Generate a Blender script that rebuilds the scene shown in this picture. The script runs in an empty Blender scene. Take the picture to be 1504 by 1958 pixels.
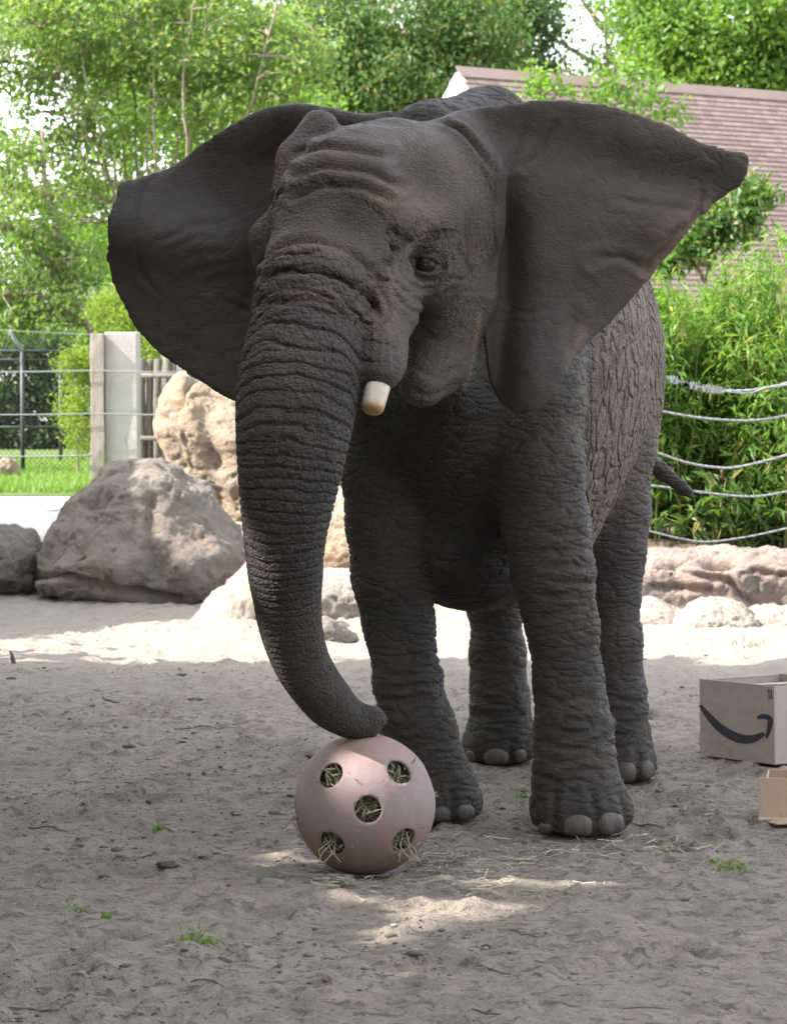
import bpy, math, random
import numpy as np
from mathutils import Vector, Matrix

random.seed(7)
RNG = np.random.default_rng(7)
SC = bpy.context.scene
COL = SC.collection

# ------------------------------------------------------------------ camera
F_PX = 5830.0            # focal length in photograph pixels (1504 x 1958)
CAM_H = 1.52
HORIZON = 720.0
TILT = math.atan((979.0 - HORIZON) / F_PX)
cam_data = bpy.data.cameras.new('camera')
cam_data.sensor_fit = 'VERTICAL'
cam_data.sensor_height = 36.0
cam_data.lens = 36.0 * F_PX / 1958.0
cam_data.clip_start = 0.1
cam_data.clip_end = 2000.0
cam_data.dof.use_dof = True
cam_data.dof.focus_distance = 9.45
cam_data.dof.aperture_fstop = 11.0
cam = bpy.data.objects.new('camera', cam_data)
cam.location = (0, 0, CAM_H)
cam.rotation_euler = (math.pi / 2 - TILT, 0, 0)
COL.objects.link(cam)
SC.camera = cam

# ------------------------------------------------------------------ sky and sun
SUN_EL = math.radians(43)
SUN_AZ = (-0.975, -0.222)          # horizontal direction towards the sun
SUN = Vector((SUN_AZ[0] * math.cos(SUN_EL), SUN_AZ[1] * math.cos(SUN_EL), math.sin(SUN_EL))).normalized()
world = bpy.data.worlds.new('World')
SC.world = world
world.use_nodes = True
wn = world.node_tree.nodes
wl = world.node_tree.links
wn.clear()
sky = wn.new('ShaderNodeTexSky')
sky.sky_type = 'NISHITA'
sky.sun_disc = False
sky.sun_elevation = SUN_EL
sky.sun_rotation = math.atan2(SUN.x, SUN.y)
sky.air_density = 1.0
sky.dust_density = 2.0
sky.ozone_density = 1.0
hs = wn.new('ShaderNodeHueSaturation')
hs.inputs['Saturation'].default_value = 0.32
bg = wn.new('ShaderNodeBackground')
bg.inputs['Strength'].default_value = 0.15
wo = wn.new('ShaderNodeOutputWorld')
wl.new(sky.outputs[0], hs.inputs['Color'])
wl.new(hs.outputs[0], bg.inputs['Color'])
wl.new(bg.outputs[0], wo.inputs['Surface'])

sun_data = bpy.data.lights.new('sun', 'SUN')
sun_data.energy = 2.5
sun_data.angle = math.radians(0.53)
sun_data.color = (1.0, 0.95, 0.87)
sun = bpy.data.objects.new('sun', sun_data)
sun.rotation_euler = SUN.to_track_quat('Z', 'Y').to_euler()
sun.location = (-20, -5, 20)
COL.objects.link(sun)

vs = SC.view_settings
vs.view_transform = 'Standard'
vs.look = 'None'
vs.exposure = 2.65
vs.gamma = 1.0
vs.use_curve_mapping = False
SC.render.film_transparent = False
SC.cycles.max_bounces = 8
SC.cycles.transparent_max_bounces = 8

# ------------------------------------------------------------------ measuring helpers
_ct, _st = math.cos(TILT), math.sin(TILT)


def P(px, py, d):
    """Point at world depth d (metres along +Y) seen at photograph pixel px, py."""
    px = np.asarray(px, float); py = np.asarray(py, float)
    u = (px - 752.0) / F_PX
    v = -(py - 979.0) / F_PX
    ry = _ct + v * _st
    rz = -_st + v * _ct
    return np.stack(np.broadcast_arrays(u * d / ry, d * np.ones_like(u), CAM_H + rz * d / ry), -1)


def proj(p):
    """World points -> photograph pixels (used to measure the build)."""
    p = np.asarray(p, float)
    y = p[..., 1]; z = p[..., 2] - CAM_H
    fwd = y * _ct - z * _st
    up = y * _st + z * _ct
    return 752.0 + F_PX * p[..., 0] / fwd, 979.0 - F_PX * up / fwd


def G(py):
    """Depth of flat ground (z = 0) at pixel row py."""
    return float(CAM_H * F_PX / (py - HORIZON))


# ------------------------------------------------------------------ noise
def _h(i, j, k, seed):
    n = (i.astype(np.int64) * 374761393 + j.astype(np.int64) * 668265263 + k.astype(np.int64) * 2147483647 + seed * 974711) & 0xFFFFFFFF
    n = ((n ^ (n >> 13)) * 1274126177) & 0xFFFFFFFF
    n = n ^ (n >> 16)
    return (n & 0xFFFF).astype(np.float32) / 32767.5 - 1.0


def vnoise(p, seed=0):
    p = np.asarray(p, np.float64)
    f = np.floor(p)
    t = (p - f).astype(np.float32)
    t = t * t * t * (t * (t * 6 - 15) + 10)
    i, j, k = [f[..., a].astype(np.int64) for a in range(3)]
    x, y, z = t[..., 0], t[..., 1], t[..., 2]
    r = 0
    for a in (0, 1):
        for b in (0, 1):
            for c in (0, 1):
                w = (x if a else 1 - x) * (y if b else 1 - y) * (z if c else 1 - z)
                r = r + w * _h(i + a, j + b, k + c, seed)
    return r


def fbm(p, octaves=4, seed=0, gain=0.5, lac=2.03):
    p = np.asarray(p, np.float64)
    a, s, tot = 1.0, 0, 0
    for o in range(octaves):
        s = s + a * vnoise(p, seed + o * 17)
        tot += a
        a *= gain
        p = p * lac + 11.7
    return s / tot


def sstep(a, b, x):
    t = np.clip((x - a) / (b - a), 0, 1)
    return t * t * (3 - 2 * t)


# ------------------------------------------------------------------ mesh helpers
def mesh_np(name, verts, quads=None, tris=None, smooth=True):
    me = bpy.data.meshes.new(name)
    verts = np.asarray(verts, np.float32)
    lv, lt, tot = [], [], []
    if quads is not None and len(quads):
        q = np.asarray(quads, np.int32); lv.append(q.ravel()); tot.append(np.full(len(q), 4, np.int32))
    if tris is not None and len(tris):
        t = np.asarray(tris, np.int32); lv.append(t.ravel()); tot.append(np.full(len(t), 3, np.int32))
    lv = np.concatenate(lv); tot = np.concatenate(tot)
    st = np.concatenate([[0], np.cumsum(tot)[:-1]]).astype(np.int32)
    me.vertices.add(len(verts)); me.vertices.foreach_set('co', verts.ravel())
    me.loops.add(len(lv)); me.loops.foreach_set('vertex_index', lv)
    me.polygons.add(len(tot)); me.polygons.foreach_set('loop_start', st); me.polygons.foreach_set('loop_total', tot)
    me.update(calc_edges=True)
    me.polygons.foreach_set('use_smooth', np.full(len(tot), smooth, bool))
    return me


def attr(me, name, data, kind='FLOAT'):
    a = me.attributes.new(name, kind, 'POINT')
    if kind == 'FLOAT':
        a.data.foreach_set('value', np.asarray(data, np.float32))
    else:
        a.data.foreach_set('vector', np.asarray(data, np.float32).ravel())


def obj(name, me, mat=None, parent=None, loc=None):
    o = bpy.data.objects.new(name, me)
    COL.objects.link(o)
    if mat is not None and not me.materials:
        me.materials.append(mat)
    if parent is not None:
        o.parent = parent
    if loc is not None:
        o.location = loc
    return o


def thing(name, label, cat, loc=(0, 0, 0), rz=0.0, group=None):
    o = bpy.data.objects.new(name, None)
    COL.objects.link(o)
    o.location = loc
    o.rotation_euler = (0, 0, rz)
    o.empty_display_size = 0.1
    return tag(o, label, cat, group)


def tag(o, label=None, cat=None, group=None, kind=None):
    if label: o['label'] = label
    if cat: o['category'] = cat
    if group: o['group'] = group
    if kind: o['kind'] = kind
    return o


class MB:
    """Collects shapes for ONE mesh."""
    def __init__(s):
        s.v, s.f = [], []

    def add(s, verts, faces):
        b = len(s.v)
        s.v += [tuple(map(float, p)) for p in verts]
        s.f += [tuple(i + b for i in f) for f in faces]
        return s

    def box(s, lo, hi, M=None):
        x0, y0, z0 = lo; x1, y1, z1 = hi
        v = [Vector(c) for c in ((x0, y0, z0), (x1, y0, z0), (x1, y1, z0), (x0, y1, z0), (x0, y0, z1), (x1, y0, z1), (x1, y1, z1), (x0, y1, z1))]
        if M is not None:
            v = [M @ c for c in v]
        return s.add(v, ((0, 3, 2, 1), (4, 5, 6, 7), (0, 1, 5, 4), (1, 2, 6, 5), (2, 3, 7, 6), (3, 0, 4, 7)))

    def tube(s, pts, radii, n=8, cap=True):
        pts = [Vector(p) for p in pts]
        if not hasattr(radii, '__len__'):
            radii = [radii] * len(pts)
        ref = Vector((0.31, 0.17, 0.93))
        rings = []
        for i, p in enumerate(pts):
            t = (pts[min(i + 1, len(pts) - 1)] - pts[max(i - 1, 0)])
            t = t.normalized() if t.length > 1e-9 else Vector((0, 0, 1))
            a = t.cross(ref)
            if a.length < 0.05:
                a = t.cross(Vector((1, 0, 0)))
            a.normalize(); b = t.cross(a)
            rings.append([p + (a * math.cos(2 * math.pi * k / n) + b * math.sin(2 * math.pi * k / n)) * radii[i] for k in range(n)])
        v = [q for r in rings for q in r]
        f = []
        for i in range(len(pts) - 1):
            for k in range(n):
                f.append((i * n + k, i * n + (k + 1) % n, (i + 1) * n + (k + 1) % n, (i + 1) * n + k))
        if cap:
            f.append(tuple(range(n - 1, -1, -1)))
            f.append(tuple((len(pts) - 1) * n + k for k in range(n)))
        return s.add(v, f)

    def mesh(s, name, smooth=False):
        me = bpy.data.meshes.new(name)
        me.from_pydata(s.v, [], s.f)
        me.update()
        if smooth:
            me.polygons.foreach_set('use_smooth', np.full(len(me.polygons), True))
        return me

    def build(s, name, mat, parent=None, smooth=False, loc=None):
        return obj(name, s.mesh(name, smooth), mat, parent, loc)


def bevel(o, w=0.004, seg=2):
    m = o.modifiers.new('bevel', 'BEVEL')
    m.width = w; m.segments = seg; m.limit_method = 'ANGLE'; m.angle_limit = math.radians(40)
    return o


# ------------------------------------------------------------------ implicit surfaces
class Field:
    def __init__(s, lo, hi, h, axes=None):
        s.h = h
        s.ax = [np.arange(lo[i], hi[i] + h, h) for i in range(3)]
        if axes is not None:
            s.ax = [np.asarray(a, float) for a in axes]
        s.n = np.array([len(a) for a in s.ax])
        s.F = np.full(tuple(s.n), 0.5, np.float32)

    def block(s, lo, hi):
        sl, ax = [], []
        for i in range(3):
            a = max(int(np.searchsorted(s.ax[i], lo[i])) - 1, 0)
            b = min(int(np.searchsorted(s.ax[i], hi[i])) + 1, s.n[i])
            b = max(b, a + 1)
            sl.append(slice(a, b)); ax.append(s.ax[i][a:b].astype(np.float32))
        return tuple(sl), np.meshgrid(*ax, indexing='ij', sparse=True)

    def surface(s):
        F = s.F
        sg = F < 0
        # active cells
        c = np.zeros(tuple(s.n - 1), np.int8)
        for a in (0, 1):
            for b in (0, 1):
                for d in (0, 1):
                    c += sg[a:s.n[0] - 1 + a, b:s.n[1] - 1 + b, d:s.n[2] - 1 + d]
        act = (c > 0) & (c < 8)
        I = np.argwhere(act)
        idx = np.full(act.shape, -1, np.int32)
        idx[act] = np.arange(len(I))
        val = {}
        for a in (0, 1):
            for b in (0, 1):
                for d in (0, 1):
                    val[a, b, d] = F[I[:, 0] + a, I[:, 1] + b, I[:, 2] + d]
        acc = np.zeros((len(I), 3)); cnt = np.zeros(len(I))
        for ax in range(3):
            o = [x for x in range(3) if x != ax]
            for p in (0, 1):
                for q in (0, 1):
                    k0 = [0, 0, 0]; k0[o[0]] = p; k0[o[1]] = q
                    k1 = list(k0); k1[ax] = 1
                    f0, f1 = val[tuple(k0)], val[tuple(k1)]
                    m = (f0 < 0) != (f1 < 0)
                    t = np.where(m, f0 / np.where(m, f0 - f1, 1), 0)
                    e = np.array(k0, float)[None, :].repeat(len(I), 0)
                    e[:, ax] += t
                    acc += np.where(m[:, None], e, 0); cnt += m
        fr = acc / cnt[:, None]
        V = np.stack([s.ax[i][I[:, i]] * (1 - fr[:, i]) + s.ax[i][I[:, i] + 1] * fr[:, i] for i in range(3)], 1)
        quads = []
        for ax in range(3):
            o = [(ax + 1) % 3, (ax + 2) % 3]
            sl0 = [slice(None)] * 3; sl1 = [slice(None)] * 3
            sl0[ax] = slice(0, -1); sl1[ax] = slice(1, None)
            A = sg[tuple(sl0)]; B = sg[tuple(sl1)]
            E = np.argwhere(A != B)
            ok = (E[:, o[0]] > 0) & (E[:, o[1]] > 0) & (E[:, o[0]] < s.n[o[0]] - 1) & (E[:, o[1]] < s.n[o[1]] - 1)
            E = E[ok]
            flip = A[tuple(E.T)]
            def cell(da, db):
                q = E.copy(); q[:, o[0]] -= da; q[:, o[1]] -= db
                return idx[tuple(q.T)]
            q = np.stack([cell(1, 1), cell(0, 1), cell(0, 0), cell(1, 0)], 1)
            q[~flip] = q[~flip][:, ::-1]
            quads.append(q)
        return V, np.concatenate(quads)


def catmull_clark(V, Q, relax=0.5, passes=2):
    """Smooth a closed quad mesh, then subdivide it once."""
    n = len(V)
    E = np.concatenate([Q[:, [0, 1]], Q[:, [1, 2]], Q[:, [2, 3]], Q[:, [3, 0]]])
    key = np.minimum(E[:, 0], E[:, 1]).astype(np.int64) * n + np.maximum(E[:, 0], E[:, 1])
    uk, inv = np.unique(key, return_inverse=True)
    e0, e1 = (uk // n).astype(np.int64), (uk % n).astype(np.int64)
    val = np.bincount(e0, minlength=n) + np.bincount(e1, minlength=n)

    def nb_sum(X):
        return np.stack([np.bincount(e0, X[e1, c], n) + np.bincount(e1, X[e0, c], n) for c in range(3)], 1)
    for _ in range(passes):
        V = V * (1 - relax) + relax * nb_sum(V) / val[:, None]
    fp = V[Q].mean(1)
    ne = len(uk); nf = len(Q)
    fi = np.tile(np.arange(nf), 4)
    cnt = np.bincount(inv, minlength=ne)
    fs = np.stack([np.bincount(inv, fp[fi, c], ne) for c in range(3)], 1)
    ep = (V[e0] + V[e1] + fs * (2.0 / cnt)[:, None]) / 4.0
    fcnt = np.bincount(Q.ravel(), minlength=n)
    fv = np.stack([np.bincount(Q.ravel(), np.repeat(fp[:, c], 4), n) for c in range(3)], 1) / fcnt[:, None]
    mid = (V[e0] + V[e1]) / 2
    mv = np.stack([np.bincount(e0, mid[:, c], n) + np.bincount(e1, mid[:, c], n) for c in range(3)], 1) / val[:, None]
    vp = (fv + 2 * mv + (val - 3)[:, None] * V) / val[:, None]
    ei = [n + inv[k * nf:(k + 1) * nf] for k in range(4)]
    ci = n + ne + np.arange(nf)
    NQ = np.concatenate([np.stack([Q[:, k], ei[k], ci, ei[(k + 3) % 4]], 1) for k in range(4)])
    return np.concatenate([vp, ep, fp]), NQ


def quad_normals(V, Q):
    fn = np.cross(V[Q[:, 2]] - V[Q[:, 0]], V[Q[:, 3]] - V[Q[:, 1]])
    N = np.stack([np.bincount(Q.ravel(), np.repeat(fn[:, c], 4), len(V)) for c in range(3)], 1)
    return N / (np.linalg.norm(N, axis=1)[:, None] + 1e-12)


def smin(a, b, k):
    h = np.maximum(k - np.abs(a - b), 0) / k
    return np.minimum(a, b) - h * h * k * 0.25


def d_cone(X, Y, Z, a, b, ra, rb):
    """Round cone distance (linear radius along the axis)."""
    a = np.asarray(a, np.float32); b = np.asarray(b, np.float32)
    ba = b - a
    L2 = float(ba @ ba) + 1e-9
    t = ((X - a[0]) * ba[0] + (Y - a[1]) * ba[1] + (Z - a[2]) * ba[2]) / L2
    t = np.clip(t, 0, 1)
    return np.sqrt((X - a[0] - t * ba[0]) ** 2 + (Y - a[1] - t * ba[1]) ** 2 + (Z - a[2] - t * ba[2]) ** 2) - (ra + (rb - ra) * t)


def d_ell(X, Y, Z, c, ax, r):
    q = []
    for i in range(3):
        q.append(((X - c[0]) * ax[i][0] + (Y - c[1]) * ax[i][1] + (Z - c[2]) * ax[i][2]))
    k0 = np.sqrt(sum((q[i] / r[i]) ** 2 for i in range(3))) + 1e-6
    k1 = np.sqrt(sum((q[i] / r[i] ** 2) ** 2 for i in range(3))) + 1e-6
    return k0 * (k0 - 1) / k1


def poly_sd(px, pz, poly):
    """Signed distance (negative inside) of 2D points to a closed polygon."""
    poly = np.asarray(poly, np.float32)
    d = np.full(px.shape, 1e9, np.float32)
    inside = np.zeros(px.shape, bool)
    n = len(poly)
    for i in range(n):
        a = poly[i]; b = poly[(i + 1) % n]
        e = b - a
        t = np.clip(((px - a[0]) * e[0] + (pz - a[1]) * e[1]) / (e @ e + 1e-12), 0, 1)
        d = np.minimum(d, (px - a[0] - t * e[0]) ** 2 + (pz - a[1] - t * e[1]) ** 2)
        cr = (a[1] > pz) != (b[1] > pz)
        xi = a[0] + (pz - a[1]) / (e[1] if abs(e[1]) > 1e-12 else 1e-12) * e[0]
        inside ^= cr & (px < xi)
    d = np.sqrt(d)
    return np.where(inside, -d, d)


def catmull(pts, n=6, closed=True):
    pts = np.asarray(pts, float)
    out = []
    m = len(pts)
    for i in range(m if closed else m - 1):
        g = (lambda k: pts[k % m]) if closed else (lambda k: pts[min(max(k, 0), m - 1)])
        p0, p1, p2, p3 = g(i - 1), g(i), g(i + 1), g(i + 2)
        for t in np.arange(n) / n:
            out.append(0.5 * ((2 * p1) + (-p0 + p2) * t + (2 * p0 - 5 * p1 + 4 * p2 - p3) * t * t + (-p0 + 3 * p1 - 3 * p2 + p3) * t ** 3))
    if not closed:
        out.append(pts[-1])
    return np.array(out)


def seg_dist(x, y, pts):
    """Distance of 2D points to an open polyline."""
    d = np.full(x.shape, 1e18)
    for a, b in zip(pts[:-1], pts[1:]):
        e = b - a
        t = np.clip(((x - a[0]) * e[0] + (y - a[1]) * e[1]) / (e @ e + 1e-12), 0, 1)
        d = np.minimum(d, (x - a[0] - t * e[0]) ** 2 + (y - a[1] - t * e[1]) ** 2)
    return np.sqrt(d)


# ------------------------------------------------------------------ material helpers
class Mat:
    def __init__(s, name, rough=0.8, spec=0.3):
        s.m = bpy.data.materials.new(name)
        s.m.use_nodes = True
        s.t = s.m.node_tree
        s.n = s.t.nodes
        s.b = s.n['Principled BSDF']
        s.out = s.n['Material Output']
        s.b.inputs['Roughness'].default_value = rough
        s.b.inputs['Specular IOR Level'].default_value = spec
        s._tc = None

    def node(s, typ, **kw):
        n = s.n.new('ShaderNode' + typ)
        for k, v in kw.items():
            setattr(n, k, v)
        return n

    def link(s, a, b):
        s.t.links.new(a, b)

    def set(s, sock, v):
        if isinstance(v, bpy.types.NodeSocket):
            s.link(v, sock)
        elif v is not None:
            if hasattr(sock.default_value, '__len__') and hasattr(v, '__len__') and len(v) == 3 and len(sock.default_value) == 4:
                v = (*v, 1)
            sock.default_value = v

    def co(s, scale=(1, 1, 1), kind='Object'):
        if s._tc is None:
            s._tc = s.node('TexCoord')
        if scale == (1, 1, 1):
            return s._tc.outputs[kind]
        m = s.node('Mapping')
        m.inputs['Scale'].default_value = scale
        s.link(s._tc.outputs[kind], m.inputs['Vector'])
        return m.outputs[0]

    def noise(s, scale, detail=4, rough=0.55, vec=None, dist=0.0, color=False):
        n = s.node('TexNoise')
        s.link(vec if vec is not None else s.co(), n.inputs['Vector'])
        n.inputs['Scale'].default_value = scale
        n.inputs['Detail'].default_value = detail
        n.inputs['Roughness'].default_value = rough
        n.inputs['Distortion'].default_value = dist
        return n.outputs['Color' if color else 'Fac']

    def voro(s, scale, vec=None, feature='DISTANCE_TO_EDGE', out='Distance', rnd=1.0):
        n = s.node('TexVoronoi')
        n.feature = feature
        s.link(vec if vec is not None else s.co(), n.inputs['Vector'])
        n.inputs['Scale'].default_value = scale
        n.inputs['Randomness'].default_value = rnd
        return n.outputs[out]

    def math(s, op, a, b=None, c=None, clamp=False):
        n = s.node('Math', operation=op)
        n.use_clamp = clamp
        s.set(n.inputs[0], a)
        if b is not None: s.set(n.inputs[1], b)
        if c is not None: s.set(n.inputs[2], c)
        return n.outputs[0]

    def map(s, v, a, b, c=0.0, d=1.0, smooth=False):
        n = s.node('MapRange')
        n.interpolation_type = 'SMOOTHSTEP' if smooth else 'LINEAR'
        s.set(n.inputs[0], v)
        for i, x in enumerate((a, b, c, d)):
            s.set(n.inputs[i + 1], x)
        return n.outputs[0]

    def mix(s, f, a, b, mode='MIX'):
        n = s.node('Mix', data_type='RGBA', blend_type=mode)
        s.set(n.inputs[0], f)
        s.set(n.inputs[6], a)
        s.set(n.inputs[7], b)
        return n.outputs[2]

    def warp(s, vec, amount, scale, detail=2):
        nz = s.noise(scale, detail, vec=vec, color=True)
        a = s.node('VectorMath', operation='SUBTRACT'); s.link(nz, a.inputs[0]); a.inputs[1].default_value = (0.5, 0.5, 0.5)
        b = s.node('VectorMath', operation='SCALE'); s.link(a.outputs[0], b.inputs[0]); b.inputs['Scale'].default_value = amount
        c = s.node('VectorMath', operation='ADD'); s.link(vec, c.inputs[0]); s.link(b.outputs[0], c.inputs[1])
        return c.outputs[0]

    def at(s, name, out='Fac'):
        n = s.node('Attribute'); n.attribute_name = name
        return n.outputs[out]

    def rand(s):
        return s.node('ObjectInfo').outputs['Random']

    def color(s, v):
        s.set(s.b.inputs['Base Color'], v)
        return s

    def bump(s, h, dist=0.01, strength=1.0):
        n = s.node('Bump')
        n.inputs['Distance'].default_value = dist
        n.inputs['Strength'].default_value = strength
        s.link(h, n.inputs['Height'])
        s.link(n.outputs[0], s.b.inputs['Normal'])
        return s

    def disp(s, h, both=True):
        n = s.node('Displacement')
        n.inputs['Midlevel'].default_value = 0.0
        n.inputs['Scale'].default_value = 1.0
        s.link(h, n.inputs['Height'])
        s.link(n.outputs[0], s.out.inputs['Displacement'])
        s.m.displacement_method = 'BOTH' if both else 'DISPLACEMENT'
        return s


def two_tone(name, c1, c2, scale=4.0, rough=0.85, bump=0.0, bscale=40.0, spec=0.25, detail=5, stretch=(1, 1, 1)):
    m = Mat(name, rough, spec)
    v = m.co(stretch)
    m.color(m.mix(m.map(m.noise(scale, detail, vec=v), 0.3, 0.7), c1, c2))
    if bump:
        m.bump(m.noise(bscale, 5, vec=v), bump)
    return m.m
# ================================================================== ground
_fr = np.random.default_rng(19)
FOOTPRINTS = [(1.02, 10.62, 0.10, 0.11), (0.80, 9.9, 0.09, 0.10)] + [(_fr.uniform(-0.12, 0.12) * yy, yy, _fr.uniform(0.09, 0.14), _fr.uniform(0.10, 0.16)) for yy in _fr.uniform(7.4, 14.0, 34)]


def ground_h(x, y, fine=True):
    x = np.asarray(x, float); y = np.asarray(y, float)
    right = sstep(0.2, 1.2, x)
    y0 = 21.6 * (1 - right) + 19.7 * right
    z = (0.46 - 0.10 * right) * sstep(0, 1.6, y - y0)
    z = z + 0.04 * sstep(17.2, 21.0, y) * sstep(-0.7, -1.6, x) * (1 - sstep(21.5, 23.0, y))
    z = z + 0.10 * np.exp(-((x + 0.95) / 0.42) ** 2 - ((y - 17.6) / 0.8) ** 2)
    p = np.stack([x, y, 0 * x], -1)
    near = 1 - sstep(30, 60, y)
    z = z + near * 0.022 * fbm(p * 0.9, 3, 21)
    if fine:
        z = z + near * 0.015 * fbm(p * np.array([3.4, 2.8, 1]), 4, 31, 0.6)
        q = fbm(p * np.array([13.0, 11.0, 1]), 3, 41, 0.6)
        z = z + near * 0.046 * np.maximum(q - 0.10, 0) - near * 0.030 * np.maximum(-q - 0.25, 0)
        for cx, cy, rx, ry in FOOTPRINTS:
            r = np.sqrt(((x - cx) / rx) ** 2 + ((y - cy) / ry) ** 2)
            z = z - 0.020 * sstep(1.05, 0.75, r) + 0.010 * np.exp(-((r - 1.2) / 0.18) ** 2)
    flat = np.exp(-((x - 0.35) ** 2 + (y - 10.4) ** 2) / 2.0)
    return z * 1.0 - 0.006 * flat


def grid_axis(dense_lo, dense_hi, steps, lo, hi, grow=1.25):
    a = [dense_lo]
    while a[-1] < dense_hi:
        a.append(a[-1] + steps(a[-1]))
    s = steps(dense_hi); b = a[-1]
    while b < hi:
        s *= grow; b += s; a.append(b)
    s = steps(dense_lo); b = a[0]; pre = []
    while b > lo:
        s *= grow; b -= s; pre.append(b)
    return np.array(pre[::-1] + a)


gx = grid_axis(-2.5, 2.5, lambda v: 0.021, -400, 400, 1.35)
gy = grid_axis(6.6, 20.0, lambda v: 0.021 if v < 11 else (0.021 + (v - 11) * 0.007), -300, 900, 1.25)
XX, YY = np.meshgrid(gx, gy, indexing='ij')
ZZ = ground_h(XX, YY)
nx_, ny_ = XX.shape
ii = np.arange(nx_ * ny_).reshape(nx_, ny_)
gq = np.stack([ii[:-1, :-1], ii[1:, :-1], ii[1:, 1:], ii[:-1, 1:]], -1).reshape(-1, 4)
me = mesh_np('ground', np.stack([XX, YY, ZZ], -1).reshape(-1, 3), gq)
gm = Mat('trampled_dirt', 0.95, 0.12)
v = gm.co()
n1 = gm.noise(1.3, 6, 0.6)
n2 = gm.noise(9.0, 6, 0.65)
n3 = gm.noise(48.0, 4, 0.7)
c = gm.mix(gm.map(n1, 0.35, 0.65), (0.315, 0.264, 0.218), (0.262, 0.224, 0.190))
c = gm.mix(gm.map(n2, 0.48, 0.64), c, (0.215, 0.183, 0.158))
c = gm.mix(gm.map(gm.noise(22.0, 5, 0.7, dist=0.6), 0.52, 0.62, 0.0, 0.85), c, (0.120, 0.100, 0.085))
c = gm.mix(gm.map(gm.noise(2.1, 5, 0.7, dist=0.8), 0.60, 0.75), c, (0.36, 0.275, 0.22))
c = gm.mix(gm.map(n3, 0.60, 0.74), c, (0.12, 0.105, 0.095))
c = gm.mix(gm.map(gm.noise(120.0, 2, 0.6), 0.66, 0.76), c, (0.46, 0.42, 0.38))
# paler dry sand beyond the trampled yard
sep = gm.node('SeparateXYZ'); gm.link(v, sep.inputs[0])
edge = gm.math('ADD', sep.outputs[1], gm.math('MULTIPLY', gm.math('SUBTRACT', n1, 0.5), 2.2))
c = gm.mix(gm.map(edge, 14.5, 16.6), c, gm.mix(gm.map(n2, 0.5, 0.75), (0.325, 0.285, 0.240), (0.225, 0.192, 0.160)))
gm.color(c)
hgt = gm.math('ADD', gm.math('MULTIPLY', gm.noise(26.0, 6, 0.7), 0.7), gm.math('MULTIPLY', n3, 0.5))
gm.bump(hgt, 0.045, 1.0)
ground = tag(obj('ground', me, gm.m), kind='structure')

# ------------------------------------------------------------------ pale path and lawn on the bank behind the rocks
def sheet(name, x0, x1, y0, y1, lift, mat, nx=24, ny=24, thick=0.0):
    xs = np.linspace(x0, x1, nx + 1); ys = np.linspace(y0, y1, ny + 1)
    X, Y = np.meshgrid(xs, ys, indexing='ij')
    Z = ground_h(X, Y, False) + lift
    i = np.arange((nx + 1) * (ny + 1)).reshape(nx + 1, ny + 1)
    q = np.stack([i[:-1, :-1], i[1:, :-1], i[1:, 1:], i[:-1, 1:]], -1).reshape(-1, 4)
    o = obj(name, mesh_np(name, np.stack([X, Y, Z], -1).reshape(-1, 3), q), mat)
    if thick:
        s = o.modifiers.new('thick', 'SOLIDIFY'); s.thickness = thick; s.offset = -1
    return tag(o, kind='structure')


path = sheet('path', -30, -1.6, 22.4, 26.6, 0.014, two_tone('path_concrete', (0.44, 0.42, 0.39), (0.52, 0.50, 0.47), 3.0, 0.9, 0.01, 60.0), 30, 14, 0.03)
lawn_mat = two_tone('lawn_soil', (0.07, 0.11, 0.03), (0.11, 0.15, 0.045), 4.0, 0.95, 0.02, 30.0)
lawn = sheet('lawn', -30, 25, 26.5, 60.0, 0.022, lawn_mat, 40, 30)
verge = sheet('grass_verge', 0.9, 8.0, 20.3, 20.75, 0.03, two_tone('verge_grass_soil', (0.12, 0.17, 0.045), (0.17, 0.20, 0.07), 4.0, 0.95, 0.02, 30.0), 30, 6)
bed = sheet('planting_bed', 0.9, 9.0, 20.75, 26.0, 0.025, two_tone('bed_mulch', (0.10, 0.075, 0.05), (0.19, 0.15, 0.11), 6.0, 0.95, 0.03, 30.0), 24, 10)


# ------------------------------------------------------------------ leaf, blade and straw factories
def leaf_mesh(name, C, size, rng, mat, aspect=0.5, droop=0.0, size_var=0.35, up_bias=0.7, direction=None, rot_spread=1.0, curl=0.25):
    """C: (n,3) leaf bases. Each leaf is a folded blade of two triangles."""
    n = len(C)
    d = rng.normal(size=(n, 3))
    if direction is not None:
        d = d * rot_spread + direction
    d[:, 2] -= droop
    d /= np.linalg.norm(d, axis=1)[:, None]
    r = rng.normal(size=(n, 3)); r[:, 2] += up_bias * 2
    s = np.cross(d, r); s /= np.linalg.norm(s, axis=1)[:, None] + 1e-9
    nn = np.cross(s, d)
    L = size * (1 + size_var * rng.uniform(-1, 1, n))[:, None]
    w = L * aspect * 0.5
    tip = C + d * L - nn * L * curl * 0.5
    l = C + d * L * 0.45 + s * w + nn * L * curl * 0.35
    rr = C + d * L * 0.45 - s * w + nn * L * curl * 0.35
    V = np.stack([C, l, tip, rr], 1).reshape(-1, 3)
    q = np.arange(n * 4).reshape(n, 4)
    me = mesh_np(name, V, None, np.concatenate([q[:, [0, 1, 2]], q[:, [0, 2, 3]]]), smooth=False)
    attr(me, 'tone', np.repeat(rng.uniform(0, 1, n), 4))
    me.materials.append(mat)
    return me


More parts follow.
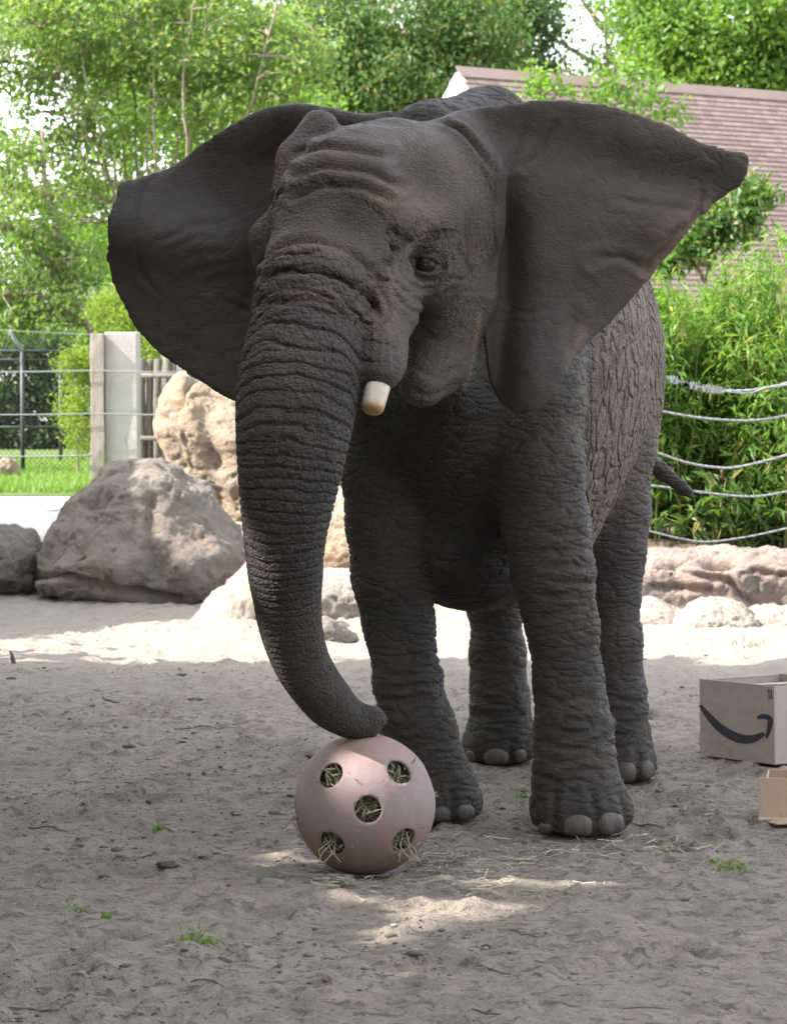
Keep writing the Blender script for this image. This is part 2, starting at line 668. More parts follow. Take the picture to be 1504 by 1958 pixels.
def leaf_mat(name, c1, c2, c3=None, trans=0.45, rough=0.5):
    m = Mat(name, rough, 0.35)
    tone = m.at('tone')
    c = m.mix(tone, c1, c2)
    if c3 is not None:
        c = m.mix(m.map(tone, 0.90, 0.94), c, c3)
    c = m.mix(m.map(m.noise(0.9, 3), 0.35, 0.65, 0.0, 0.4), c, (c1[0] * 0.55, c1[1] * 0.6, c1[2] * 0.6))
    m.color(c)
    t = m.node('BsdfTranslucent')
    br = m.mix(1.0, c, (1.5, 1.5, 0.6), 'MULTIPLY')
    m.link(br, t.inputs['Color'])
    mx = m.node('MixShader'); mx.inputs[0].default_value = trans
    m.link(m.b.outputs[0], mx.inputs[1]); m.link(t.outputs[0], mx.inputs[2])
    m.link(mx.outputs[0], m.out.inputs['Surface'])
    return m.m


def blade_mesh(name, C, h, rng, mat, w=0.006, lean=0.35, var=0.4):
    n = len(C)
    L = h * (1 + var * rng.uniform(-1, 1, n))[:, None]
    d = np.zeros((n, 3)); d[:, :2] = rng.normal(size=(n, 2)) * lean; d[:, 2] = 1
    d /= np.linalg.norm(d, axis=1)[:, None]
    a = rng.uniform(0, 2 * np.pi, n)
    s = np.stack([np.cos(a), np.sin(a), 0 * a], 1) * w * 0.5
    bend = np.zeros((n, 3)); bend[:, :2] = d[:, :2] * 0.6; bend[:, 2] = -0.12
    V = np.stack([C - s, C + s, C + d * L * 0.6 + s * 0.7, C + d * L * 0.6 - s * 0.7, C + d * L + bend * L], 1).reshape(-1, 3)
    q = np.arange(n)[:, None] * 5
    me = mesh_np(name, V, q + np.array([0, 1, 2, 3]), q + np.array([3, 2, 4]), smooth=False)
    attr(me, 'tone', np.repeat(rng.uniform(0, 1, n), 5))
    me.materials.append(mat)
    return me


def straw_mesh(name, C, length, rng, mat, w=0.004, tilt=0.25, curve=0.3):
    n = len(C)
    L = length * rng.uniform(0.4, 1.3, n)[:, None]
    a = rng.uniform(0, 2 * np.pi, n)
    d = np.stack([np.cos(a), np.sin(a), rng.normal(size=n) * tilt], 1)
    d /= np.linalg.norm(d, axis=1)[:, None]
    s = np.stack([-np.sin(a), np.cos(a), rng.normal(size=n) * 0.6], 1) * w * 0.5
    k = np.stack([-np.sin(a), np.cos(a), np.abs(rng.normal(size=n)) * 0.5], 1) * L * curve * rng.normal(size=n)[:, None] * 0.5
    P0, P1, P2 = C - d * L * 0.5, C + k * 0.6, C + d * L * 0.5
    V = np.stack([P0 - s, P0 + s, P1 - s, P1 + s, P2 - s, P2 + s], 1).reshape(-1, 3)
    q = np.arange(n)[:, None] * 6
    me = mesh_np(name, V, np.concatenate([q + np.array([0, 1, 3, 2]), q + np.array([2, 3, 5, 4])]), smooth=False)
    attr(me, 'tone', np.repeat(rng.uniform(0, 1, n), 6))
    me.materials.append(mat)
    return me


def tone_mat(name, c1, c2, rough=0.8):
    m = Mat(name, rough, 0.2)
    m.color(m.mix(m.at('tone'), c1, c2))
    return m.m


def scatter(x0, x1, y0, y1, n, rng, lift=0.0, fine=True):
    x = rng.uniform(x0, x1, n); y = rng.uniform(y0, y1, n)
    return np.stack([x, y, ground_h(x, y, fine) + lift], 1)
# ================================================================== rocks
def rock_mat(name, c1, c2, c3):
    m = Mat(name, 0.92, 0.15)
    n = m.noise(2.6, 6, 0.62)
    c = m.mix(m.map(n, 0.32, 0.66), c1, c2)
    c = m.mix(m.map(m.noise(1.5, 5, 0.7, dist=1.0), 0.5, 0.7, 0.0, 0.8), c, c3)
    c = m.mix(m.map(m.noise(34.0, 4, 0.7), 0.62, 0.74), c, (c1[0] * 0.5, c1[1] * 0.48, c1[2] * 0.46))
    m.color(c)
    h = m.math('ADD', m.math('MULTIPLY', m.noise(36.0, 6, 0.72), 1.0), m.math('MULTIPLY', m.map(m.voro(24.0, m.warp(m.co(), 0.05, 10.0), 'F1'), 0.0, 0.35), 0.4))
    m.bump(h, 0.028, 0.9)
    return m.m


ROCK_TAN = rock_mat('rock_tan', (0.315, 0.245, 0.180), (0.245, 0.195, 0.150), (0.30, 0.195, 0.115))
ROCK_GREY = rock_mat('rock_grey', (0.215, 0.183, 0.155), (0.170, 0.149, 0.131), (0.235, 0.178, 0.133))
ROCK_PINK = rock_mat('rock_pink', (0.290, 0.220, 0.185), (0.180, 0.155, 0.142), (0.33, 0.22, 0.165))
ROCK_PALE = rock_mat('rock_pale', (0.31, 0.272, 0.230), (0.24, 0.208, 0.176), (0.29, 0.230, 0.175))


def rock(name, label, outline, d, half, mat, seed, cracks=(), amp=0.05, h=0.034, group='rocks around the yard', bulge=0.55, smooth_pts=4, lean=0.0):
    o = catmull(outline, smooth_pts)
    w = P(o[:, 0], o[:, 1], d)
    poly = w[:, [0, 2]]
    lo = np.array([poly[:, 0].min() - 0.1, d - half * 1.3 - 0.1, poly[:, 1].min() - 0.1])
    hi = np.array([poly[:, 0].max() + 0.1, d + half * 1.3 + 0.1, poly[:, 1].max() + 0.1])
    f = Field(lo, hi, h)
    sl, (X, Y, Z) = f.block(lo, hi)
    x2, z2 = np.meshgrid(f.ax[0], f.ax[2], indexing='ij')
    sd = poly_sd(x2.astype(np.float32), z2.astype(np.float32), poly)
    inr = max(-sd.min(), 0.05)
    t = np.clip(-sd / (inr * bulge * 1.6), 0, 1)
    hy = half * np.sqrt(np.clip(1 - (1 - t) ** 2, 0, 1))
    yc = d + lean * (z2 - z2.min())
    D = np.abs(Y - yc[:, None, :]) - hy[:, None, :]
    D = np.maximum(D * 0.7, sd[:, None, :] + 0 * Y)
    f.F[:] = D
    V, Q = f.surface()
    V, Q = catmull_clark(V, Q, 0.5, 4)
    N = quad_normals(V, Q)
    s = np.array([seed * 3.1, seed * 1.7, seed])
    k = 0.9 / max(inr, 0.15)
    dsp = amp * fbm(V * k * 1.1 + s, 5, seed, 0.5) * 1.6
    rg = np.abs(fbm(V * k * 2.2 + s, 3, seed + 5))
    dsp = dsp - amp * 0.16 * np.exp(-(rg / 0.05) ** 2)                     # weathered seams
    pit = fbm(V * 16.0 + s, 3, seed + 9, 0.6)
    dsp = dsp + 0.014 * pit - 0.026 * sstep(0.28, 0.5, pit)
    st = np.sin(V[:, 2] * 19.0 + 6.0 * fbm(V * 1.6 + s, 3, seed + 2) + V[:, 0] * 3.0)
    dsp = dsp + amp * 0.16 * np.sign(st) * np.abs(st) ** 0.35
    cell = np.floor(fbm(V * 2.4 + s, 2, seed + 3) * 7.0)
    dsp = dsp + amp * 0.22 * ((cell * 0.618) % 1.0 - 0.5)
    a, b = proj(V)
    wob = 7 * vnoise(V * 6.0, seed)
    for pts, dep, wid in cracks:
        p = catmull(pts, 4, closed=False)
        i = np.nonzero(N[:, 1] < 0.3)[0]
        dd = seg_dist(a[i] + wob[i], b[i] + wob[i] * 0.6, p)
        dsp[i] -= dep * np.exp(-(dd / wid) ** 2)
    V = V + N * dsp[:, None]
    c = np.array([V[:, 0].mean(), d, V[:, 2].min()])
    ob = obj(name, mesh_np(name, V - c, Q), mat, loc=c)
    return tag(ob, label, 'rock', group)


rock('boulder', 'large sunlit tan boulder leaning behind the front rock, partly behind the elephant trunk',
     [(352, 712), (320, 740), (300, 790), (298, 830), (312, 880), (340, 930), (380, 985), (420, 1035), (470, 1075), (560, 1090), (640, 1010), (655, 950), (640, 880), (600, 800), (520, 760), (430, 745)], 23.6, 0.62, ROCK_TAN, 3,
     cracks=[([(372, 722), (350, 745), (332, 780)], 0.07, 7), ([(316, 800), (330, 850), (350, 900)], 0.05, 8), ([(392, 790), (400, 860), (410, 960)], 0.05, 20)], amp=0.06, lean=0.12)
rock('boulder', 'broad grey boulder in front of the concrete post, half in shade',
     [(218, 868), (190, 885), (150, 925), (112, 975), (85, 1030), (62, 1090), (58, 1130), (110, 1150), (200, 1165), (310, 1180), (400, 1175), (455, 1130), (474, 1060), (462, 1025), (430, 990), (400, 950), (370, 915), (330, 880), (280, 862), (250, 860)], 20.4, 0.55, ROCK_GREY, 11,
     cracks=[([(350, 905), (375, 950), (420, 1000), (450, 1030)], 0.03, 8), ([(65, 1100), (120, 1105), (200, 1120), (280, 1135), (350, 1150)], 0.10, 8), ([(250, 900), (210, 950), (170, 990), (150, 1060)], 0.05, 14), ([(285, 960), (290, 1040), (300, 1100)], 0.045, 10), ([(190, 935), (160, 960)], 0.05, 9)], amp=0.065, lean=0.25)
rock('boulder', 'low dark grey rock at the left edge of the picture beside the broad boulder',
     [(-120, 1025), (-60, 1008), (0, 1006), (45, 1008), (75, 1020), (95, 1060), (90, 1120), (20, 1140), (-120, 1140)], 21.0, 0.5, ROCK_GREY, 17, cracks=[([(20, 1040), (50, 1070), (60, 1110)], 0.04, 9)], amp=0.05)
rock('boulder', 'pale sunlit sandy rock mound at the foot of the broad boulder',
     [(482, 1064), (448, 1092), (415, 1128), (375, 1170), (310, 1215), (235, 1250), (180, 1285), (400, 1310), (600, 1300), (640, 1230), (600, 1150), (560, 1090), (520, 1068)], 18.6, 0.5, ROCK_PALE, 23, cracks=[([(430, 1120), (420, 1160), (418, 1180)], 0.02, 8)], amp=0.028)
rock('boulder', 'sunlit tan slab seen between the trunk and the front leg',
     [(655, 935), (625, 960), (610, 1000), (600, 1060), (610, 1110), (760, 1120), (800, 1060), (770, 980), (720, 940)], 22.0, 0.45, ROCK_TAN, 29, cracks=[([(620, 985), (650, 965), (680, 960)], 0.04, 7)], amp=0.04)
rock('boulder', 'flat pale topped slab below the tan slab, behind the right front leg',
     [(600, 1088), (560, 1110), (555, 1180), (580, 1230), (720, 1215), (760, 1170), (740, 1110), (690, 1090), (640, 1084)], 19.6, 0.45, ROCK_PALE, 31, amp=0.03)
rock('boulder', 'small smooth grey rock just right of the trunk bend',
     [(612, 1178), (590, 1210), (595, 1245), (660, 1245), (684, 1228), (672, 1205), (640, 1182)], 17.6, 0.2, ROCK_GREY, 37, amp=0.02, h=0.016)
rock('rock_ledge', 'long pinkish rock ledge below the bamboo at the right',
     [(1130, 1060), (1230, 1052), (1270, 1044), (1330, 1047), (1390, 1042), (1450, 1046), (1540, 1052), (1640, 1055), (1650, 1180), (1500, 1205), (1300, 1200), (1130, 1200)], 20.0, 0.42, ROCK_PINK, 41,
     cracks=[([(1290, 1085), (1330, 1100), (1390, 1110), (1420, 1140), (1440, 1160)], 0.05, 7), ([(1260, 1080), (1330, 1078), (1400, 1082)], 0.05, 7), ([(1240, 1120), (1300, 1125), (1360, 1130)], 0.04, 6), ([(1440, 1090), (1500, 1100)], 0.04, 7)], amp=0.05, bulge=0.35)
rock('rock_ledge', 'rounded bleached sandstone lip in front of the pinkish ledge, beside the hind leg',
     [(1190, 1152), (1235, 1142), (1285, 1156), (1330, 1172), (1340, 1205), (1300, 1236), (1180, 1236), (1130, 1210), (1140, 1160)], 19.1, 0.42, ROCK_PALE, 43, amp=0.02)
rock('rock_ledge', 'bleached sandstone lip in front of the ledge, near the right edge of the picture',
     [(1295, 1172), (1340, 1146), (1385, 1150), (1420, 1158), (1452, 1180), (1450, 1215), (1390, 1240), (1290, 1236), (1270, 1200)], 18.8, 0.42, ROCK_PALE, 47, amp=0.03)
rock('rock_ledge', 'rightmost bleached sandstone lip cut by the picture edge',
     [(1420, 1172), (1460, 1156), (1540, 1154), (1600, 1170), (1600, 1230), (1470, 1236), (1410, 1210)], 18.95, 0.42, ROCK_PALE, 53, cracks=[([(1448, 1196), (1470, 1185), (1495, 1180)], 0.03, 6)], amp=0.03)
rock('small_rock', 'small pale rock lying in the grass behind the chain link fence',
     [(-20, 875), (5, 870), (30, 878), (38, 895), (34, 912), (0, 918), (-25, 912)], 29.6, 0.16, ROCK_TAN, 59, amp=0.02, h=0.02)
# ================================================================== posts, cables, fences
CONCRETE = Mat('weathered_concrete', 0.9, 0.2)
cc = CONCRETE.mix(CONCRETE.map(CONCRETE.noise(3.0, 6, 0.65), 0.3, 0.7), (0.36, 0.34, 0.31), (0.27, 0.255, 0.235))
cc = CONCRETE.mix(CONCRETE.map(CONCRETE.noise(14.0, 5, 0.7, vec=CONCRETE.co((1, 1, 0.25))), 0.58, 0.72), cc, (0.17, 0.16, 0.15))
CONCRETE.color(cc).bump(CONCRETE.noise(50.0, 5), 0.006)
CONCRETE = CONCRETE.m


def wood_mat(name, c1, c2, c3):
    m = Mat(name, 0.88, 0.15)
    v = m.co((9, 9, 0.8))
    c = m.mix(m.map(m.noise(2.2, 5, 0.6, vec=v), 0.3, 0.7), c1, c2)
    c = m.mix(m.map(m.noise(5.5, 4, 0.7, vec=v), 0.58, 0.68), c, c3)
    c = m.mix(m.math('MULTIPLY', m.rand(), 0.35), c, c3)
    m.color(c).bump(m.noise(5.0, 5, 0.7, vec=v), 0.008)
    return m.m


WOOD = wood_mat('weathered_timber', (0.29, 0.25, 0.215), (0.22, 0.19, 0.165), (0.12, 0.10, 0.085))
WOOD2 = wood_mat('grey_palings', (0.15, 0.135, 0.115), (0.105, 0.095, 0.08), (0.045, 0.04, 0.035))
STEEL = two_tone('galvanised_cable', (0.20, 0.21, 0.22), (0.13, 0.135, 0.145), 20.0, 0.45, 0.002, 200.0, 0.5)
BLACK = two_tone('black_coated_steel', (0.018, 0.020, 0.021), (0.030, 0.032, 0.034), 8.0, 0.5, 0.0, 1, 0.4)

dpost = 28.2
def gz(x, y):
    return float(ground_h(x, y, False))


def prism_post(name, label, cat, x0, x1, ytop, d, depth, mat, group=None, bev=0.015):
    a = P(x0, ytop, d); b = P(x1, ytop, d)
    z0 = gz((a[0] + b[0]) / 2, d) - 0.25
    mb = MB()
    w = b[0] - a[0]; hh = a[2] - z0
    K = 7
    v, f = [], []
    rr = np.random.default_rng(int(x0) + 3)
    for k in range(K + 1):
        for sx, sy in ((-1, -1), (1, -1), (1, 1), (-1, 1)):
            j = rr.normal(size=2) * 0.004
            v.append((sx * w / 2 + j[0], depth / 2 + sy * depth / 2 + j[1], hh * k / K))
    for k in range(K):
        for i in range(4):
            f.append((k * 4 + i, k * 4 + (i + 1) % 4, k * 4 + 4 + (i + 1) % 4, k * 4 + 4 + i))
    f.append((3, 2, 1, 0)); f.append(tuple(K * 4 + i for i in range(4)))
    mb.add(v, f)
    o = mb.build(name, mat, None, False, ((a[0] + b[0]) / 2, d, z0))
    bevel(o, bev, 2)
    return tag(o, label, cat, group)


prism_post('concrete_post', 'square pale concrete post above the broad grey boulder', 'post', 200, 263, 635, dpost, 0.30, CONCRETE)
prism_post('timber_post', 'narrow weathered timber post against the left side of the concrete post', 'post', 173, 198, 638, dpost - 0.06, 0.16, WOOD, bev=0.006)


def cable(name, label, pts, d, r, group, mat=STEEL, clamps=(), strands=False):
    p = catmull(pts, 8, closed=False)
    w = [Vector(P(a, b, d)) for a, b in p]
    root = thing(name, label, 'cable', w[0], 0, group)
    o = w[0]
    mb = MB()
    if strands:
        n = len(w)
        for k in range(3):
            q, t0 = [], 2 * math.pi * k / 3
            for i in range(n * 2 - 1):
                c = w[i // 2] if i % 2 == 0 else (w[i // 2] + w[i // 2 + 1]) / 2
                t = t0 + i * 0.55
                q.append(c - o + Vector((0, math.cos(t), math.sin(t))) * r * 0.55)
            mb.tube(q, r * 0.62, 6)
    else:
        mb.tube([x - o for x in w], r, 7)
    mb.build('wire_rope', mat, root, True)
    for px in clamps:
        i = int(np.argmin(np.abs(p[:, 0] - px)))
        c = w[i] - o
        cl = MB()
        cl.box((-r * 1.5, -r * 1.9, -r * 1.9), (r * 1.5, r * 1.9, r * 0.6), Matrix.Translation(c))
        for s in (-1, 1):
            cl.tube([c + Vector((s * r * 0.8, -r * 1.2, -r * 2.4)), c + Vector((s * r * 0.8, -r * 1.2, r * 2.6))], r * 0.55, 6)
        k = cl.build('cable_clamp', STEEL, root)
    return root


for i, (y0, y1, x1) in enumerate(((709, 711, 470), (791, 793, 470), (871, 872, 176))):
    cable('fence_cable', ('top steel cable crossing the concrete post', 'middle steel cable crossing the concrete post', 'lowest steel cable, ending at the timber post')[i],
          [(-120, y0 + 1), (40, y0 + 2), (173, y0), (265, y1), (x1, y1 + 1)] if x1 > 300 else [(-120, y0 + 1), (40, y0 + 2), (x1, y0)], dpost - 0.09, 0.0065, 'cables on the left posts')
cbl = [([(1180, 703), (1256, 717), (1310, 734), (1360, 745), (1430, 747), (1504, 733), (1600, 700)], 0.0105, (1262, 1282, 1288, 1307, 1312, 1325, 1331, 1345, 1352, 1362, 1368, 1372), True, 'thick top cable with a row of clamps in front of the bamboo'),
       ([(1180, 770), (1256, 785), (1330, 798), (1400, 804), (1450, 803), (1504, 794), (1600, 770)], 0.0085, (), True, 'second cable from the top in front of the bamboo'),
       ([(1180, 840), (1256, 866), (1310, 884), (1360, 893), (1410, 893), (1504, 870), (1600, 840)], 0.0085, (), True, 'middle sagging cable in front of the bamboo'),
       ([(1180, 925), (1256, 930), (1330, 940), (1400, 948), (1450, 949), (1504, 940), (1600, 925)], 0.008, (), True, 'fourth cable from the top, passing the tip of the tail'),
       ([(1180, 1000), (1250, 1018), (1300, 1030), (1350, 1036), (1420, 1028), (1504, 1010), (1600, 985)], 0.0065, (), True, 'lowest cable, sagging just above the rock ledge')]
for pts, r, cl, st, lab in cbl:
    cable('fence_cable', lab, pts, 20.5, r, 'cables in front of the bamboo', STEEL, cl, st)
# thin second wire running with the top cable
cable('fence_wire', 'thin wire twisted along the right half of the thick top cable', [(1380, 748), (1430, 752), (1465, 741), (1504, 736), (1600, 706)], 20.46, 0.005, 'cables in front of the bamboo')

# palisade of upright poles with two rails
pal = thing('palisade_fence', 'grey palisade of upright wooden poles right of the concrete post', 'fence', tuple(P(360, 860, 29.0)))
pl = Vector(pal.location)
rr = np.random.default_rng(5)
x = 262.0
while x < 520:
    w = rr.uniform(10, 19)
    a = Vector(P(x + w / 2, 682 + rr.uniform(-6, 8), 29.0 + rr.uniform(-0.01, 0.03)))
    z0 = gz(a.x, a.y) - 0.1
    r = w / F_PX * 29.0 * 0.5
    mb = MB(); k = [rr.normal() * 0.006 for _ in range(8)]
    mb.tube([Vector((a.x + k[0], a.y, z0)) - pl, Vector((a.x + k[1], a.y + k[2], (z0 * 2 + a.z) / 3)) - pl, Vector((a.x + k[3], a.y + k[4], (z0 + a.z * 2) / 3)) - pl, Vector((a.x, a.y, a.z)) - pl, Vector((a.x, a.y, a.z + 0.012)) - pl],
            [r, r * 0.98, r * 0.96, r * 0.93, r * 0.6], 9)
    mb.build('pole', WOOD2, pal, True)
    x += w + rr.uniform(0.2, 1.6)
for yy in (718, 838):
    mb = MB(); a = Vector(P(258, yy, 28.9)); b = Vector(P(525, yy + 2, 28.9))
    mb.tube([a - pl, b - pl], [0.024, 0.022], 9)
    mb.build('rail', WOOD2, pal, True)

# chain link fence
dcl = 31.0
cf = thing('chain_link_fence', 'black chain link fence with angled top arm at the left edge', 'fence', tuple(P(43, 915, dcl)))
cl0 = Vector(cf.location)
for px, yt, dd in ((43, 672, dcl), (116, 690, dcl + 3.5), (-150, 672, dcl - 0.2)):
    a = Vector(P(px, yt, dd)); z0 = gz(a.x, dd)
    mb = MB(); mb.tube([Vector((a.x, dd, z0 - 0.1)) - cl0, Vector((a.x, dd, a.z)) - cl0], 0.024, 8)
    p = mb.build('post', BLACK, cf, True)
    if px == 43:
        mb = MB(); mb.tube([Vector(P(43, 674, dcl)) - cl0, Vector(P(32, 655, dcl)) - cl0, Vector(P(20, 632, dcl - 0.1)) - cl0], 0.018, 8)
        mb.build('angled_arm', STEEL, cf, True)
for yy, r in ((671, 0.016), (688, 0.012), (817, 0.015), (912, 0.010)):
    mb = MB(); mb.tube([Vector(P(-160, yy, dcl + 0.02)) - cl0, Vector(P(43, yy, dcl + 0.02)) - cl0, Vector(P(176, yy, dcl + 0.02)) - cl0], r, 7)
    mb.build('rail', BLACK, cf, True)
mb = MB()
x0, x1 = P(-160, 0, dcl)[0], P(182, 0, dcl)[0]
zt, zb = P(0, 640, dcl)[2], P(0, 916, dcl)[2]
s = 0.052
for sg in (1, -1):
    c = -(zt - zb)
    while c < (x1 - x0):
        # line x = x0 + c + t (t from 0..H), clipped
        ta, tb = max(0, -c), min(zt - zb, (x1 - x0) - c)
        if tb > ta + 0.02:
            za, zb2 = (zb + ta, zb + tb) if sg > 0 else (zt - ta, zt - tb)
            mb.tube([Vector((x0 + c + ta, dcl + 0.045 + 0.003 * sg, za)) - cl0, Vector((x0 + c + tb, dcl + 0.045 + 0.003 * sg, zb2)) - cl0], 0.0021, 4, False)
        c += s
tag(mb.build('chain_link_mesh', BLACK, cf), kind='stuff')
# climbing overhang with finer mesh at the top
mb = MB()
mb.tube([Vector(P(-160, 633, dcl - 0.1)) - cl0, Vector(P(20, 632, dcl - 0.1)) - cl0, Vector(P(176, 640, dcl - 0.1)) - cl0], 0.004, 5)
mb.build('barbed_strand', STEEL, cf)
# ================================================================== barn with shingle roof
def build_barn():
    A = Vector(P(876, 138, 40.0)); Bp = Vector(P(1504, 187, 43.6))
    rd = (Bp - A); rd.z = 0; rd.normalize()
    fr = Vector((rd.y, -rd.x, 0))
    pitch = math.radians(47)
    root = thing('barn', 'brown shingle roofed building with pale gable behind the bamboo', 'building', (A.x + fr.x * 1.4, A.y + fr.y * 1.4, 0))
    o = Vector(root.location)
    L, run = 9.0, 3.0
    down = (fr * math.cos(pitch) - Vector((0, 0, 1)) * math.sin(pitch))
    nrm = (fr * math.sin(pitch) + Vector((0, 0, 1)) * math.cos(pitch))
    R3 = Matrix((rd, down, nrm)).transposed().to_4x4()
    wall = two_tone('barn_board', (0.46, 0.44, 0.41), (0.38, 0.36, 0.34), 2.0, 0.85, 0.006, 30.0, stretch=(6, 6, 0.6))
    white = two_tone('white_trim', (0.74, 0.73, 0.70), (0.62, 0.61, 0.58), 6.0, 0.7)
    sm = Mat('roof_shingle', 0.92, 0.15)
    c = sm.mix(sm.rand(), (0.138, 0.102, 0.092), (0.190, 0.146, 0.132))
    c = sm.mix(sm.map(sm.noise(1.1, 4), 0.4, 0.65, 0.0, 0.5), c, (0.12, 0.085, 0.072))
    c = sm.mix(sm.map(sm.noise(60.0, 3, 0.7), 0.5, 0.7, 0.0, 0.4), c, (0.07, 0.05, 0.045))
    sm.color(c).bump(sm.noise(90.0, 3), 0.004)
    sm2 = Mat('roof_shingle_far', 0.92, 0.15)
    cell = sm2.at('tone')
    c = sm2.mix(cell, (0.138, 0.102, 0.092), (0.190, 0.146, 0.132))
    c = sm2.mix(sm2.map(sm2.noise(60.0, 3, 0.7), 0.5, 0.7, 0.0, 0.4), c, (0.07, 0.05, 0.045))
    sm2.color(c).bump(sm2.noise(90.0, 3), 0.004)
    slope_len = run / math.cos(pitch)
    roof = MB()
    M = Matrix.Translation(A - o) @ R3
    roof.box((0, 0, -0.10), (L, slope_len, -0.012), M)
    back = Matrix((rd, (-fr * math.cos(pitch) - Vector((0, 0, 1)) * math.sin(pitch)), (-fr * math.sin(pitch) + Vector((0, 0, 1)) * math.cos(pitch)))).transposed().to_4x4()
    roof.box((0, 0.03, -0.10), (L, slope_len, -0.012), Matrix.Translation(A - o) @ back)
    rf = roof.build('roof', sm2.m, root)
    # shingle tabs
    ex, tw = 0.098, 0.175
    rows = int(slope_len / ex)
    tabs = []
    rg = np.random.default_rng(3)
    for r in range(rows):
        x = -0.02 - (r % 2) * tw * 0.5 + rg.uniform(-0.02, 0.02)
        while x < L:
            w = tw * rg.uniform(0.8, 1.2)
            tabs.append((x, r * ex, w - 0.010, rg.uniform(0, 1)))
            x += w
    vis = []
    for t in tabs:
        p = A + rd * (t[0] + t[2] / 2) + down * t[1]
        a, b = proj(np.array(p))
        okv = 880 < a < 1500 and b < 480
        # ear outline hides much of the near roof
        hid = 880 < a < 1440 and b > np.interp(a, [880, 1040, 1200, 1340, 1440], [200, 185, 203, 262, 300]) and b < np.interp(a, [1240, 1340, 1440], [540, 415, 330])
        vis.append((p.y if okv and not hid else 1e6))
    order = np.argsort(vis)[:300]
    near = set(int(i) for i in order if vis[i] < 1e6)
    tm = MB(); tm.box((0, 0, 0), (1, ex * 1.22, 0.012)); shm = tm.mesh('shingle'); shm.materials.append(sm.m)
    far = []
    for i, (x, y, w, t) in enumerate(tabs):
        x0 = max(x, 0.0); w = w - (x0 - x)
        if w < 0.02:
            continue
        loc = A - o + rd * x0 + down * y + nrm * (-0.010)
        Mi = Matrix.Translation(loc) @ R3 @ Matrix.Rotation(0.10, 4, 'X') @ Matrix.Diagonal((w, 1, 1, 1))
        if i in near:
            s = obj('shingle', shm, None, rf)
            s.matrix_local = Mi
        else:
            far.append((Mi, t))
    mb = MB(); tone = []
    for Mi, t in far:
        mb.box((0, 0, 0), (1, ex * 1.22, 0.012), Mi); tone += [t] * 8
    fo = mb.build('far_shingles', sm2.m, rf)
    attr(fo.data, 'tone', tone)
    tag(fo, kind='stuff')
    # walls, gable, trim
    W = MB()
    e0 = A - o
    zb = -A.z
    for sgn in (1, -1):
        pass
    half = run - 0.25
    inn = 0.18
    c1 = e0 + rd * inn + fr * half; c2 = e0 + rd * (L - inn) + fr * half; c3 = e0 + rd * (L - inn) - fr * half; c4 = e0 + rd * inn - fr * half
    hw = -(half) * math.tan(pitch) - 0.12
    v = []
    for p in (c1, c2, c3, c4):
        v.append(Vector((p.x, p.y, 0))); v.append(Vector((p.x, p.y, A.z + hw)))
    g1 = e0 + rd * inn; g2 = e0 + rd * (L - inn)
    v.append(Vector((g1.x, g1.y, A.z - 0.14))); v.append(Vector((g2.x, g2.y, A.z - 0.14)))
    W.add(v, ((0, 2, 3, 1), (2, 4, 5, 9, 3), (4, 6, 7, 5), (6, 0, 1, 8, 7)))
    W.build('wall', wall, root)
    # gable boards with battens
    for k in range(-8, 9):
        b = MB(); y = k * 0.32
        zt = A.z - abs(y) * math.tan(pitch) - 0.16
        if zt < 0.5: continue
        p = e0 + rd * (inn - 0.02) + fr * y
        Mi = Matrix.Translation((p.x, p.y, 0)) @ Matrix((rd, fr, Vector((0, 0, 1)))).transposed().to_4x4()
        b.box((-0.02, -0.02, 0.2), (0.02, 0.02, zt), Mi)
        b.build('batten', wall, root)
    # rake boards
    for Mx in (R3, back):
        b = MB(); b.box((-0.035, 0.0, -0.20), (0.02, slope_len + 0.02, -0.002), Matrix.Translation(e0) @ Mx)
        b.build('rake_board', white, root)
    b = MB(); b.box((0.0, -0.10, 0.004), (L, 0.10, 0.022), Matrix.Translation(e0) @ R3)
    b.build('ridge_cap', sm.m, rf)
    # louvre under the ridge
    p = e0 + rd * (inn - 0.04)
    Mi = Matrix.Translation((p.x, p.y, A.z - 0.75)) @ Matrix((rd, fr, Vector((0, 0, 1)))).transposed().to_4x4()
    lv = MB(); lv.box((-0.03, -0.24, -0.3), (0.01, 0.24, 0.3), Mi)
    vent = lv.build('gable_vent', white, root)
    for k in range(5):
        s = MB(); s.box((-0.055, -0.2, -0.25 + k * 0.11), (-0.032, 0.2, -0.19 + k * 0.11), Mi); s.build('slat', wall, vent)
    return root


build_barn()


